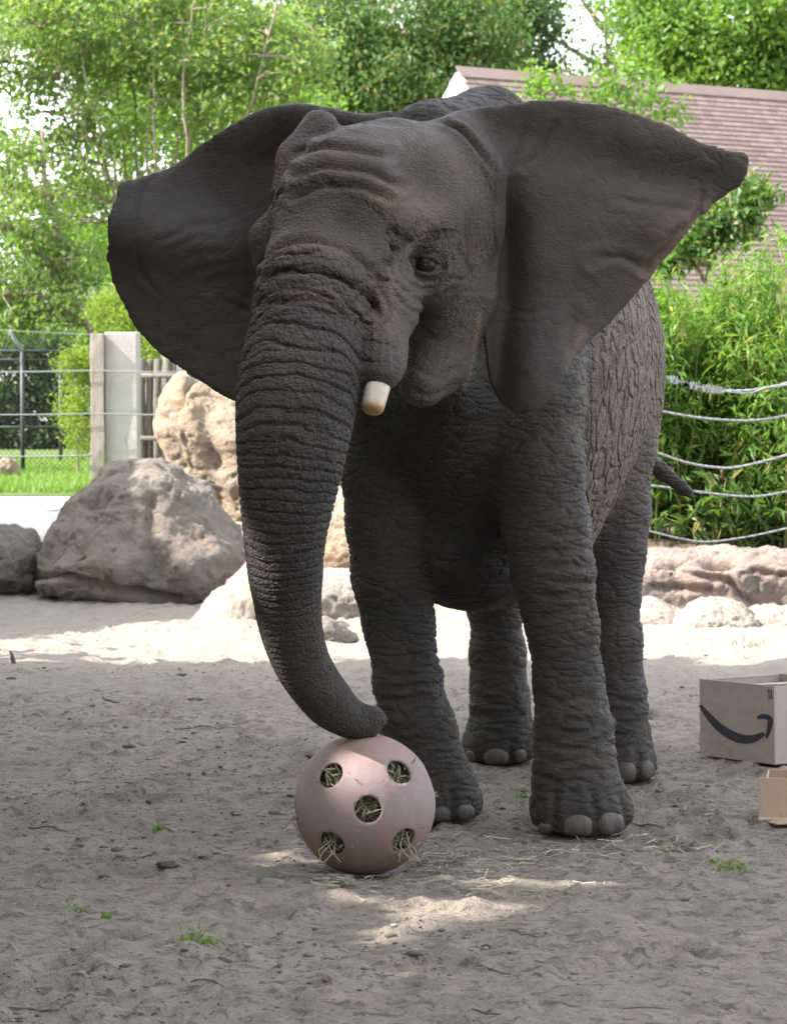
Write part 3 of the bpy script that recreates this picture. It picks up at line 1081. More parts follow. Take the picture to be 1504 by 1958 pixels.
def build_far_building():
    d = 62.0
    a = P(70, 440, d); b = P(330, 600, d)
    root = thing('far_building', 'pale far building with dark horizontal railings behind the leaning tree', 'building', (float((a[0] + b[0]) / 2), d, 0))
    o = Vector(root.location)
    wm = two_tone('pale_render', (0.50, 0.50, 0.50), (0.40, 0.40, 0.41), 1.0, 0.85)
    rm = two_tone('dark_rail', (0.06, 0.06, 0.06), (0.10, 0.10, 0.10), 4.0, 0.6)
    w = MB(); w.box((a[0] - o.x, 0, 0), (b[0] - o.x, 4.0, float(P(0, 438, d)[2]))); w.build('wall', wm, root)
    r = MB(); r.box((a[0] - o.x - 0.4, -0.9, float(P(0, 438, d)[2])), (b[0] - o.x + 0.4, 4.4, float(P(0, 430, d)[2]))); r.build('roof', rm, root)
    for k, yy in enumerate((470, 500, 512, 524, 536, 548, 572, 590)):
        z = float(P(0, yy, d)[2]); m = MB(); m.box((a[0] - o.x - 0.3, -0.6, z - 0.03), (b[0] - o.x + 0.3, -0.54, z + 0.03)); m.build('railing', rm, root)
    for k in range(4):
        x = a[0] - o.x + 0.4 + k * 0.65
        z1 = float(P(0, 448, d)[2]); z0 = float(P(0, 492, d)[2])
        m = MB(); m.box((x, -0.04, z0), (x + 0.4, -0.004, z1)); wd = m.build('window', wm, root)
        m = MB(); m.box((x + 0.04, -0.052, z0 + 0.04), (x + 0.36, -0.044, z1 - 0.04)); m.build('pane', rm, wd)


build_far_building()
# ================================================================== trees and shrubs
BARK = two_tone('bark_grey_brown', (0.20, 0.165, 0.13), (0.11, 0.09, 0.07), 9.0, 0.9, 0.01, 40.0, stretch=(1, 1, 0.3))
BARK_PALE = two_tone('bark_pale_tan', (0.22, 0.175, 0.13), (0.13, 0.105, 0.08), 8.0, 0.85, 0.006, 40.0, stretch=(1, 1, 0.3))
LEAF_LIGHT = leaf_mat('leaf_light_green', (0.105, 0.180, 0.050), (0.175, 0.250, 0.085), (0.24, 0.25, 0.13), 0.52)
LEAF_MID = leaf_mat('leaf_mid_green', (0.062, 0.125, 0.034), (0.110, 0.185, 0.052), (0.26, 0.22, 0.11), 0.42)
LEAF_DARK = leaf_mat('leaf_dark_green', (0.028, 0.062, 0.020), (0.050, 0.095, 0.030), None, 0.35)
LEAF_BRIGHT = leaf_mat('leaf_bright_green', (0.090, 0.175, 0.030), (0.150, 0.245, 0.050), None, 0.50)
LEAF_BAMBOO = leaf_mat('leaf_bamboo', (0.080, 0.172, 0.032), (0.155, 0.258, 0.054), (0.25, 0.24, 0.10), 0.50)
LEAF_YELLOW = leaf_mat('leaf_yellow_green', (0.135, 0.205, 0.035), (0.20, 0.270, 0.060), None, 0.50)


def clusters(rng, blobs, per, sig):
    """blobs: (px, py, depth, rx_px, ry_px, depth radius in m, clusters)."""
    out = []
    for px, py, d, rx, ry, rd, nc in blobs:
        u = rng.normal(size=(nc, 3)); u /= np.linalg.norm(u, axis=1)[:, None]
        r = rng.uniform(0.25, 1.0, nc) ** 0.5
        u = u * r[:, None]
        dd = d + u[:, 1] * rd
        c = np.stack([P(px + a * rx, py + b * ry, e) for a, b, e in zip(u[:, 0], u[:, 2], dd)])
        out.append(c)
    C = np.concatenate(out)
    n = len(C)
    m = rng.poisson(per, n) + 3
    idx = np.repeat(np.arange(n), m)
    L = C[idx] + rng.normal(size=(len(idx), 3)) * np.array([1, 1, 0.7]) * sig
    return C, L


def branch_path(rng, a, b, sag=0.1, wob=0.05, n=6):
    a = np.array(a, float); b = np.array(b, float)
    t = np.linspace(0, 1, n)[:, None]
    L = np.linalg.norm(b - a)
    p = a + (b - a) * t
    p[:, 2] += (sag * L * np.sin(np.pi * t[:, 0]))
    w = np.cumsum(rng.normal(size=(n, 3)) * wob * L / n, 0)
    w -= w[:1]; w = w * (1 - t) if False else w
    w[-1] *= 0.3
    return p + w


def make_tree(name, label, base, stems, blobs, per, sig, lsize, lmat, bark, seed, group, twigs=40, aspect=0.55, droop=0.2, stem_r=0.05, cat='tree', twig_r=0.012, limb_name='trunk', leafkw=None):
    """stems: list of polylines of (px, py, depth); the first point of each sits on the base."""
    rng = np.random.default_rng(seed)
    b = Vector(base)
    root = thing(name, label, cat, b, 0, group)
    off = np.array(base)
    tips = []
    for s in stems:
        pts = catmull([P(*q) for q in s], 5, closed=False)
        pts[1:-1] += rng.normal(size=pts[1:-1].shape) * 0.012
        n = len(pts)
        r0 = stem_r * rng.uniform(0.8, 1.2)
        mb = MB(); mb.tube([p - off for p in pts], [r0 * (1 - 0.72 * k / (n - 1)) for k in range(n)], 8)
        mb.build(limb_name, bark, root, True)
        tips += [pts[k] for k in range(n // 3, n, 1)]
    C, L = clusters(rng, blobs, per, sig)
    tips = np.array(tips) if len(tips) else np.array([off])
    # limbs from the stems to the leaf clusters
    mb = MB()
    sel = rng.permutation(len(C))[:twigs]
    for i in sel:
        c = C[i]
        dd = np.linalg.norm(tips - c, axis=1) + 0.6 * np.maximum(tips[:, 2] - c[2], 0)
        a = tips[np.argmin(dd)]
        p = branch_path(rng, a, c, 0.06, 0.12, 5)
        mb.tube([q - off for q in p], [twig_r * 1.3, twig_r, twig_r * 0.8, twig_r * 0.6, twig_r * 0.3], 5, False)
    if sel.size:
        tag(mb.build('branches', bark, root, True), kind='stuff')
    me = leaf_mesh('crown', L - off, lsize, rng, lmat, aspect, droop, **(leafkw or {}))
    tag(obj('crown', me, None, root), kind='stuff')
    return root


def base_at(px, d):
    x = (px - 752) / F_PX * d
    return (x, d, gz(x, d))


def bz(px, d):
    """pixel row of the ground at px, d"""
    return float(proj(np.array(base_at(px, d)))[1])


# -- many-stemmed light tree behind the left ear
d = 35.0
st = []
rs = np.random.default_rng(12)
for k, (bx, tx, ty) in enumerate(((300, 60, -60), (305, 130, -80), (310, 180, -60), (312, 235, -90), (318, 290, -60), (322, 345, -90), (328, 400, -70), (330, 470, -60), (335, 540, -30), (305, 20, 120), (340, 600, 60), (320, 260, 0), (326, 372, 0), (300, 100, 60))):
    dd = d + rs.uniform(-0.8, 0.8)
    st.append([(bx, bz(bx, d), d), (bx + (tx - bx) * 0.18, 560, d + (dd - d) * 0.4), (bx + (tx - bx) * 0.42 + rs.uniform(-14, 14), 350, dd), (bx + (tx - bx) * 0.75 + rs.uniform(-14, 14), 150, dd), (tx, ty, dd)])
make_tree('crape_tree', 'many stemmed light green tree fanning up behind the left ear', base_at(315, d), st,
          [(60, 60, 35, 150, 120, 1.2, 130), (220, 40, 35, 150, 120, 1.2, 120), (380, 70, 35, 140, 120, 1.2, 120), (520, 110, 35.2, 120, 100, 1.2, 90), (100, 340, 35, 110, 120, 1.0, 62), (240, 200, 35, 150, 100, 1.0, 64), (420, 190, 35, 150, 80, 1.0, 60), (20, 190, 35, 60, 60, 0.8, 14), (300, 400, 35, 140, 80, 1.0, 22)],
          26, 0.115, 0.085, LEAF_LIGHT, BARK_PALE, 101, 'trees behind the fence', twigs=300, stem_r=0.026, limb_name='stem')
# -- leaning tree at the far left
d = 33.0
make_tree('leaning_tree', 'tree with leaning brown trunk at the left edge above the chain link fence', base_at(215, d),
          [[(215, bz(215, d), d), (185, 680, d), (160, 605, d), (110, 530, d), (60, 450, d), (20, 380, d)], [(160, 605, d), (120, 590, d - 0.2), (60, 560, d - 0.3), (-20, 570, d - 0.4)], [(110, 530, d), (110, 440, d + 0.2), (90, 360, d + 0.3), (80, 250, d + 0.3)], [(60, 450, d), (0, 430, d - 0.2), (-40, 400, d - 0.2)]],
          [(40, 400, d, 100, 60, 0.8, 50), (30, 500, d, 110, 60, 0.8, 60), (80, 590, d, 110, 50, 0.8, 55), (0, 610, d, 80, 40, 0.8, 34), (150, 500, d, 60, 50, 0.6, 26), (10, 300, d, 60, 60, 0.8, 28)],
          24, 0.10, 0.075, LEAF_LIGHT, BARK, 103, 'trees behind the fence', twigs=120, stem_r=0.062)
# -- dense trees behind
d = 46.0
make_tree('drooping_tree', 'dense drooping green tree above the elephant head, left of the barn gable', base_at(720, d), [[(720, bz(720, d), d), (715, 500, d), (730, 300, d), (700, 100, d)], [(722, 400, d), (800, 200, d), (860, 40, d)], [(718, 420, d), (600, 200, d), (560, 40, d)]],
          [(600, 60, d, 130, 110, 1.6, 130), (760, 20, d, 150, 120, 1.6, 150), (760, 140, d - 0.6, 130, 90, 1.2, 120), (900, 40, d, 110, 90, 1.4, 100), (640, 170, d - 0.4, 100, 60, 1.0, 70), (930, 130, d, 80, 60, 1.0, 50)],
          40, 0.17, 0.105, LEAF_MID, BARK, 107, 'trees behind the barn and fence', twigs=110, stem_r=0.12, twig_r=0.02, droop=0.9, aspect=0.42)
d = 52.0
make_tree('dark_tree', 'darker bluish green tree filling the gap just left of the barn', base_at(860, d), [[(860, bz(860, d), d), (860, 400, d), (850, 150, d)]],
          [(700, 150, d, 150, 110, 1.5, 110), (860, 150, d, 130, 110, 1.5, 120), (450, 120, d, 170, 130, 1.5, 110), (250, 160, d, 150, 150, 1.5, 80), (180, 430, d, 130, 120, 1.5, 60), (60, 560, d, 150, 90, 1.5, 60), (1010, 60, d, 70, 100, 1.0, 60), (960, 20, d, 90, 60, 1.2, 50)],
          34, 0.20, 0.12, LEAF_DARK, BARK, 109, 'trees behind the barn and fence', twigs=60, stem_r=0.14, twig_r=0.02)
d = 56.0
make_tree('open_tree', 'thin open tree with bare branches against the sky above the barn roof', base_at(1170, d), [[(1170, bz(1170, d), d), (1165, 300, d), (1160, 130, d), (1158, 30, d), (1150, -60, d)], [(1160, 130, d), (1100, 100, d), (1040, 60, d), (1000, 20, d)], [(1162, 160, d), (1210, 60, d), (1230, -20, d)], [(1158, 60, d), (1120, 10, d), (1080, -40, d)], [(1165, 190, d), (1110, 150, d), (1060, 130, d)]],
          [(1090, 140, d, 60, 25, 1.0, 20), (1180, 20, d, 70, 50, 1.0, 26), (1040, 20, d, 50, 40, 1.0, 18), (1200, 120, d, 80, 50, 1.0, 40), (1110, 60, d, 50, 40, 1.0, 7)],
          20, 0.16, 0.10, LEAF_MID, BARK, 113, 'trees behind the barn and fence', twigs=70, stem_r=0.06, twig_r=0.012)
d = 50.0
make_tree('round_tree', 'large bright green leafy tree over the right end of the barn roof', base_at(1430, d), [[(1430, bz(1430, d), d), (1430, 400, d), (1420, 150, d), (1400, 20, d)], [(1425, 250, d), (1340, 120, d), (1280, 60, d)]],
          [(1300, 90, d, 100, 80, 1.6, 110), (1420, 40, d, 140, 110, 1.8, 170), (1500, 110, d, 100, 80, 1.5, 110), (1260, 30, d, 80, 80, 1.4, 80), (1380, 130, d - 0.6, 130, 60, 1.2, 110), (1560, 60, d, 100, 120, 1.5, 80)],
          36, 0.17, 0.12, LEAF_BRIGHT, BARK, 117, 'trees behind the barn and fence', twigs=60, stem_r=0.14, twig_r=0.02, aspect=0.6)
# -- filler trees low behind the fence line
d = 44.0
make_tree('hedge_tree', 'dark leafy hedge tree seen through the chain link fence', base_at(60, d), [[(60, bz(60, d), d), (60, 760, d), (50, 690, d)]],
          [(60, 800, d, 170, 75, 0.8, 150), (0, 720, d, 120, 60, 0.8, 70), (160, 720, d, 100, 60, 0.8, 70), (-60, 790, d, 100, 70, 0.8, 60), (60, 655, d, 170, 40, 0.8, 70)],
          30, 0.14, 0.10, LEAF_DARK, BARK, 119, 'trees behind the fence', twigs=30, stem_r=0.06)
d = 42.0
make_tree('backdrop_tree', 'leafy green tree behind the stems of the fanning tree', base_at(420, d), [[(420, bz(420, d), d), (430, 500, d), (440, 300, d)]],
          [(440, 330, d, 140, 70, 1.2, 60), (520, 220, d, 130, 70, 1.2, 70), (300, 300, d, 130, 90, 1.2, 70), (200, 420, d, 90, 90, 1.0, 40), (330, 160, d, 160, 80, 1.2, 60), (300, 500, d, 120, 70, 1.0, 50), (420, 580, d, 160, 120, 1.0, 40), (220, 610, d, 90, 60, 1.0, 40)],
          26, 0.16, 0.10, LEAF_BRIGHT, BARK, 121, 'trees behind the fence', twigs=60, stem_r=0.07)
# -- shrubs by the posts
d = 29.8
make_tree('feathery_shrub', 'bright yellow green feathery shrub spilling over the palisade', base_at(285, d), [[(285, bz(285, d), d), (275, 740, d), (250, 640, d), (225, 580, d)], [(280, 730, d), (310, 650, d), (330, 600, d)]],
          [(240, 600, d, 70, 40, 0.4, 46), (290, 650, d - 0.3, 70, 36, 0.4, 46), (330, 620, d, 70, 50, 0.4, 36), (215, 575, d, 40, 25, 0.3, 16)],
          40, 0.075, 0.055, LEAF_YELLOW, BARK_PALE, 127, 'shrubs by the fences', twigs=60, stem_r=0.02, aspect=0.28, droop=0.5, cat='shrub', twig_r=0.006, limb_name='stem')
d = 30.2
make_tree('feathery_shrub', 'narrow light green feathery shrub left of the timber post', base_at(150, d), [[(150, bz(150, d), d), (148, 800, d), (140, 700, d), (150, 640, d)], [(150, 850, d), (165, 760, d), (160, 690, d)]],
          [(145, 700, d, 30, 40, 0.3, 24), (140, 770, d, 28, 50, 0.3, 26), (155, 830, d, 25, 40, 0.3, 18), (160, 690, d, 25, 20, 0.2, 10)],
          36, 0.07, 0.055, LEAF_YELLOW, BARK_PALE, 131, 'shrubs by the fences', twigs=40, stem_r=0.014, aspect=0.26, droop=0.5, cat='shrub', twig_r=0.005, limb_name='stem')
# -- sapling in front of the roof and oak bough beside the ear tip
d = 33.0
make_tree('sapling', 'thin leafy sapling in front of the barn roof above the right ear', base_at(1150, d), [[(1150, bz(1150, d), d), (1160, 500, d), (1180, 300, d), (1200, 180, d), (1210, 100, d)], [(1175, 330, d), (1090, 240, d), (1030, 180, d), (1010, 110, d)], [(1180, 300, d), (1250, 240, d), (1300, 200, d)]],
          [(1020, 160, d, 32, 50, 0.3, 11), (1050, 180, d, 40, 25, 0.3, 8), (1180, 160, d, 60, 50, 0.4, 17), (1230, 200, d, 50, 36, 0.4, 13), (1290, 215, d, 36, 24, 0.3, 7), (1210, 110, d, 30, 40, 0.3, 8), (1150, 190, d, 40, 16, 0.3, 6), (1255, 150, d, 26, 30, 0.3, 5)],
          9, 0.085, 0.085, LEAF_BRIGHT, BARK, 137, 'saplings by the barn', twigs=40, stem_r=0.018, aspect=0.65, twig_r=0.006)
d = 26.5
make_tree('oak_sapling', 'small oak with deep green leaves beside the right ear tip', base_at(1330, d), [[(1330, bz(1330, d), d), (1335, 700, d), (1345, 550, d), (1380, 430, d), (1430, 360, d)], [(1350, 540, d), (1310, 480, d), (1280, 440, d)]],
          [(1380, 420, d, 60, 40, 0.4, 34), (1430, 375, d, 36, 36, 0.3, 22), (1330, 470, d, 60, 36, 0.4, 30), (1280, 480, d, 40, 36, 0.4, 20), (1420, 440, d, 26, 30, 0.3, 10)],
          18, 0.07, 0.085, LEAF_MID, BARK, 139, 'saplings by the barn', twigs=46, stem_r=0.02, aspect=0.6, twig_r=0.006)


# -- bamboo
def bamboo(label, px0, px1, d, top, seed, n):
    rng = np.random.default_rng(seed)
    b = base_at((px0 + px1) / 2, d)
    root = thing('bamboo_clump', label, 'bamboo', b, 0, 'bamboo behind the cables')
    off = np.array(b)
    leaves = []
    culm_m = BAMBOO_CULM
    for k in range(n):
        px = rng.uniform(px0, px1); dd = d + rng.uniform(-0.4, 0.5)
        a = np.array(base_at(px, dd))
        tp = top + rng.uniform(-60, 170) + 40 * abs((px - (px0 + px1) / 2) / (px1 - px0)) * 2
        e = P(px + rng.normal() * 34, tp, dd + rng.normal() * 0.15)
        pts = branch_path(rng, a, e, 0.0, 0.05, 8)
        pts[-1] += np.array([rng.normal() * 0.10, -0.05, -0.04])
        mb = MB(); r = rng.uniform(0.004, 0.008)
        mb.tube([p - off for p in pts], [r, r, r * 0.95, r * 0.9, r * 0.8, r * 0.65, r * 0.45, r * 0.2], 6)
        mb.build('culm', culm_m, root, True)
        m = int(rng.integers(26, 40))
        t = rng.uniform(0.10, 1.0, m) ** 0.85 * 7
        i = np.minimum(t.astype(int), 6); f = (t - i)[:, None]
        c = pts[i] * (1 - f) + pts[i + 1] * f
        c = c + rng.normal(size=c.shape) * np.array([0.10, 0.10, 0.05])
        q = np.repeat(c, 10, 0)
        leaves.append(q + rng.normal(size=q.shape) * 0.04)
    L = np.concatenate(leaves)
    me = leaf_mesh('foliage', L - off, 0.092, rng, LEAF_BAMBOO, 0.20, 0.55, 0.45, curl=0.15)
    tag(obj('foliage', me, None, root), kind='stuff')


BAMBOO_CULM = two_tone('bamboo_culm', (0.30, 0.27, 0.11), (0.20, 0.21, 0.07), 6.0, 0.5)
bamboo('bamboo clump directly behind the elephant flank', 1150, 1330, 21.5, 570, 201, 46)
bamboo('tall bamboo clump at the right edge of the picture', 1400, 1580, 21.4, 500, 203, 50)
bamboo('middle bamboo clump between the flank and the right edge', 1290, 1440, 21.9, 570, 205, 46)
bamboo('shaded back row of bamboo under the barn roof', 1180, 1600, 23.4, 570, 207, 60)
# broad-leaved plants at the foot of the bamboo
for k, (px, py, lab) in enumerate(((1365, 950, 'low broad leaved plant under the fourth cable'), (1440, 1000, 'low palm like plant at the foot of the bamboo near the ledge'), (1490, 985, 'low palm like plant at the right edge above the ledge'))):
    d = 20.9 + 0.15 * k
    b = base_at(px, d); rng = np.random.default_rng(300 + k)
    root = thing('low_plant', lab, 'plant', b, 0, 'low plants at the foot of the bamboo')
    nst = 9
    C = []
    mb = MB()
    for j in range(nst):
        e = P(px + rng.normal() * 32, py + rng.normal() * 22, d + rng.normal() * 0.1)
        p = branch_path(rng, np.array(b), e, 0.12, 0.05, 5)
        mb.tube([q - np.array(b) for q in p], [0.005, 0.004, 0.004, 0.003, 0.002], 5)
        C.append(np.repeat(p[2:], 7, 0) + rng.normal(size=(21, 3)) * 0.025)
    mb.build('stems', BAMBOO_CULM, root, True)
    tag(obj('foliage', leaf_mesh('foliage', np.concatenate(C) - np.array(b), 0.13, rng, LEAF_MID, 0.26, 0.3, curl=0.3), None, root), kind='stuff')

# -- grass
GRASS = leaf_mat('grass_blade', (0.095, 0.185, 0.032), (0.165, 0.255, 0.055), None, 0.4)
rng = np.random.default_rng(55)
C = scatter(-4.6, -2.3, 26.7, 36.0, 15000, rng, 0.03, False)
tag(obj('lawn_grass', blade_mesh('lawn_grass', C, 0.13, rng, GRASS, 0.010, 0.5)), 'bright green grass on the bank behind the rocks', 'grass', kind='stuff')
C = scatter(0.95, 3.3, 20.3, 20.75, 5000, rng, 0.03, False)
tag(obj('verge_grass', blade_mesh('verge_grass', C, 0.05, rng, GRASS, 0.008, 0.6)), 'thin strip of grass along the top of the rock ledge', 'grass', kind='stuff')


# ================================================================== the big trees left of the yard whose crowns shade it
DAPPLE = []          # ellipses of sunlight on the ground: x, y, rx, ry


def sun_spot(px, py, rx_px, ry_px):
    dd = G(py)
    c = P(px, py, dd)
    e = G(py - ry_px) - dd
    DAPPLE.append((float(c[0]), float(c[1]), rx_px / F_PX * dd, max(e, 0.05)))


for s in ((540, 1640, 50, 8), (575, 1658, 40, 6), (700, 1746, 50, 3), (860, 1750, 50, 2), (1010, 1754, 40, 2), (905, 1690, 30, 2), (1075, 1686, 40, 2), (740, 1808, 20, 2), (780, 1880, 40, 2), (560, 1436, 40, 3)):
    sun_spot(*s)


def shade_tree(name, label, x, y, crown, n, seed, ymax=1e9, size=0.26, xmax=1e9, slant=False):
    rng = np.random.default_rng(seed)
    root = thing(name, label, 'tree', (x, y, 0), 0, 'shade trees beside the yard')
    C = []
    for cx, cy, cz, rx, ry, rz, w in crown:
        m = int(n * w)
        u = rng.normal(size=(m, 3)); u /= np.linalg.norm(u, axis=1)[:, None]
        u *= (rng.uniform(0, 1, m) ** 0.4)[:, None]
        C.append(np.array([cx, cy, cz]) + u * np.array([rx, ry, rz]))
    C = np.concatenate(C)
    g = C - np.outer(C[:, 2] / SUN.z, np.array(SUN))
    keep = g[:, 1] < ymax + 0.12 * np.sin(g[:, 0] * 2.1) + 0.1 * np.sin(g[:, 0] * 5.3 + 1) + rng.normal(size=len(C)) * 0.05
    keep &= g[:, 0] < xmax + 0.2 * np.sin(g[:, 1] * 3.1)
    if slant:
        keep &= g[:, 1] > 17.6 + (g[:, 0] + 2.33) * 1.5 + 0.15 * np.sin(g[:, 0] * 7.0)
    for dx, dy, rx, ry in DAPPLE:
        q = ((g[:, 0] - dx) / (rx + 0.22)) ** 2 + ((g[:, 1] - dy) / (ry + 0.22)) ** 2
        keep &= (q > 1) | (rng.uniform(0, 1, len(C)) < 0.05)
    C = C[keep]
    off = np.array([x, y, 0])
    mb = MB(); mb.tube([(0, 0, -0.2), (0.1, 0.05, 1.6), (0.05, 0.1, 3.5), (0.2, 0.0, 6.0)], [0.42, 0.32, 0.27, 0.16], 14)
    mb.build('trunk', BARK, root, True)
    mb = MB()
    for i in rng.permutation(len(C))[:60]:
        a = np.array([0.08, 0.08, rng.uniform(2.5, 5.5)])
        p = branch_path(rng, a, C[i] - off, 0.05, 0.1, 5)
        mb.tube(p, [0.09, 0.07, 0.05, 0.03, 0.01], 6, False)
    tag(mb.build('branches', BARK, root, True), kind='stuff')
    tag(obj('crown', leaf_mesh('crown', C - off, size, rng, LEAF_MID, 0.75, 0.2), None, root), kind='stuff')


YEDGE = 16.05
shade_tree('shade_tree', 'tall shade tree nearest the camera, left of the yard', -8.4, 4.5, [(-8.0, 4.5, 7.6, 4.4, 4.2, 3.9, 0.6), (-6.4, 3.8, 5.4, 2.6, 3.4, 2.6, 0.4)], 17000, 401, YEDGE)
shade_tree('shade_tree', 'middle of the tall shade trees left of the yard', -8.2, 9.5, [(-7.8, 9.5, 7.8, 4.4, 4.2, 3.9, 0.6), (-6.2, 9.5, 5.4, 2.6, 3.6, 2.6, 0.4)], 19000, 402, YEDGE)
shade_tree('shade_tree', 'farthest of the tall shade trees left of the yard', -8.6, 13.5, [(-8.2, 13.2, 7.8, 4.4, 4.0, 3.9, 0.55), (-6.2, 13.2, 5.4, 2.6, 3.4, 2.6, 0.45)], 17000, 403, YEDGE)
shade_tree('yard_tree', 'shorter leafy tree left of the rocks, shading the broad boulder', -6.4, 20.6, [(-6.3, 20.0, 3.5, 2.7, 3.6, 3.1, 1.0)], 25000, 404, 26, 0.2, -1.05, True)
shade_tree('sky_block_tree', 'unseen leafy tree added behind the viewpoint, left, to block low sky', -5.5, -4.5, [(-5.0, -3.6, 7.2, 5.2, 5.2, 4.6, 1.0)], 9000, 405, 1e9, 0.40)  # both trees added out of view to cut sky light on the elephant's front
shade_tree('sky_block_tree', 'unseen leafy tree added behind the viewpoint, right, to block low sky', 4.5, -5.0, [(4.0, -3.6, 7.2, 5.6, 5.2, 4.6, 1.0)], 9000, 406, 1e9, 0.40)


def hedge(name, label, x0, y0, x1, y1, height, thick, n, seed, size=0.30):
    rng = np.random.default_rng(seed)
    t = rng.uniform(0, 1, n)
    C = np.stack([x0 + (x1 - x0) * t, y0 + (y1 - y0) * t, height * rng.uniform(0.02, 1, n)], 1)
    C[:, :2] += rng.normal(size=(n, 2)) * thick * 0.4
    C[:, 2] += 0.25 * fbm(C * 0.8, 2, seed)
    C[:, 2] = np.maximum(C[:, 2], 0.1)
    off = np.array([(x0 + x1) / 2, (y0 + y1) / 2, 0])
    root = thing(name, label, 'hedge', off, 0, 'added hedges that block bounce light')
    mb = MB()
    for k in range(18):
        a = C[rng.integers(n)].copy(); a[2] = 0
        b = a + np.array([rng.normal() * 0.15, rng.normal() * 0.15, height * 0.8])
        mb.tube([a - off, (a + b) / 2 - off + rng.normal(size=3) * 0.05, b - off], [0.03, 0.02, 0.01], 6)
    mb.build('stems', BARK, root, True)
    tag(obj('foliage', leaf_mesh('foliage', C - off, size, rng, LEAF_MID, 0.7, 0.2), None, root), kind='stuff')


hedge('bounce_block_hedge', 'added leafy hedge right of the yard, out of the picture, blocking ground bounce', 8.4, -2.0, 8.6, 17.0, 1.2, 0.7, 4000, 411)  # both hedges added out of view to hold back light from the sunlit ground
hedge('bounce_block_hedge', 'added unseen leafy hedge under the left shade trees, blocking ground bounce', -5.6, -3.0, -5.4, 16.0, 3.4, 0.7, 7000, 412)
# ================================================================== the planting carries on to both sides of the view
def copy_tree(src, loc, rz, sc, label):
    r = src.copy(); COL.objects.link(r)
    r.location = loc; r.rotation_euler = (0, 0, rz); r.scale = (sc, sc, sc)
    r['label'] = label
    for ch in [o for o in bpy.data.objects if o.parent == src]:
        c = ch.copy(); COL.objects.link(c); c.parent = r
    return r


def named(n):
    return bpy.data.objects[n]


for src, x, y, rz, sc, lab in (('crape_tree', -8.0, 37.0, 2.2, 1.1, 'many stemmed tree just beyond the left picture edge'), ('drooping_tree', -11.0, 45.0, 1.0, 1.1, 'drooping tree beyond the left picture edge, behind the lawn'), ('round_tree', -16.0, 43.0, 2.0, 1.0, 'round leafy tree far beyond the left picture edge'),
                               ('drooping_tree', -20.0, 36.0, 2.9, 1.0, 'drooping tree farthest left of the lawn'), ('round_tree', 12.0, 46.0, 1.2, 1.0, 'round leafy tree beyond the right end of the barn'), ('drooping_tree', 15.5, 40.0, 2.4, 1.1, 'drooping tree beyond the right picture edge'), ('crape_tree', 10.0, 35.0, 1.1, 1.1, 'many stemmed tree beyond the right picture edge'), ('round_tree', -5.0, 58.0, 0.6, 1.2, 'round tree far behind the fanning tree')):
    copy_tree(named(src), (x, y, gz(x, y)), rz, sc, lab)
cl = [o for o in bpy.data.objects if o.name.startswith('bamboo_clump')]
for i, (x, y, rz, lab) in enumerate(((4.2, 21.6, 2.0, 'first bamboo clump beyond the right picture edge'), (5.3, 21.7, 1.1, 'second bamboo clump beyond the right picture edge'), (6.4, 21.5, 2.7, 'third bamboo clump beyond the right picture edge'), (0.85, 21.9, 1.6, 'bamboo clump wholly behind the elephant'))):
    copy_tree(cl[i % 3], (x, y, gz(x, y)), rz, 1.0, lab)
rock('rock_ledge', 'pinkish rock ledge continuing beyond the right picture edge',
     [(1630, 1060), (1760, 1046), (1900, 1050), (2050, 1058), (2060, 1200), (1800, 1210), (1630, 1200)], 20.1, 0.42, ROCK_PINK, 61, amp=0.05, bulge=0.35, h=0.045)
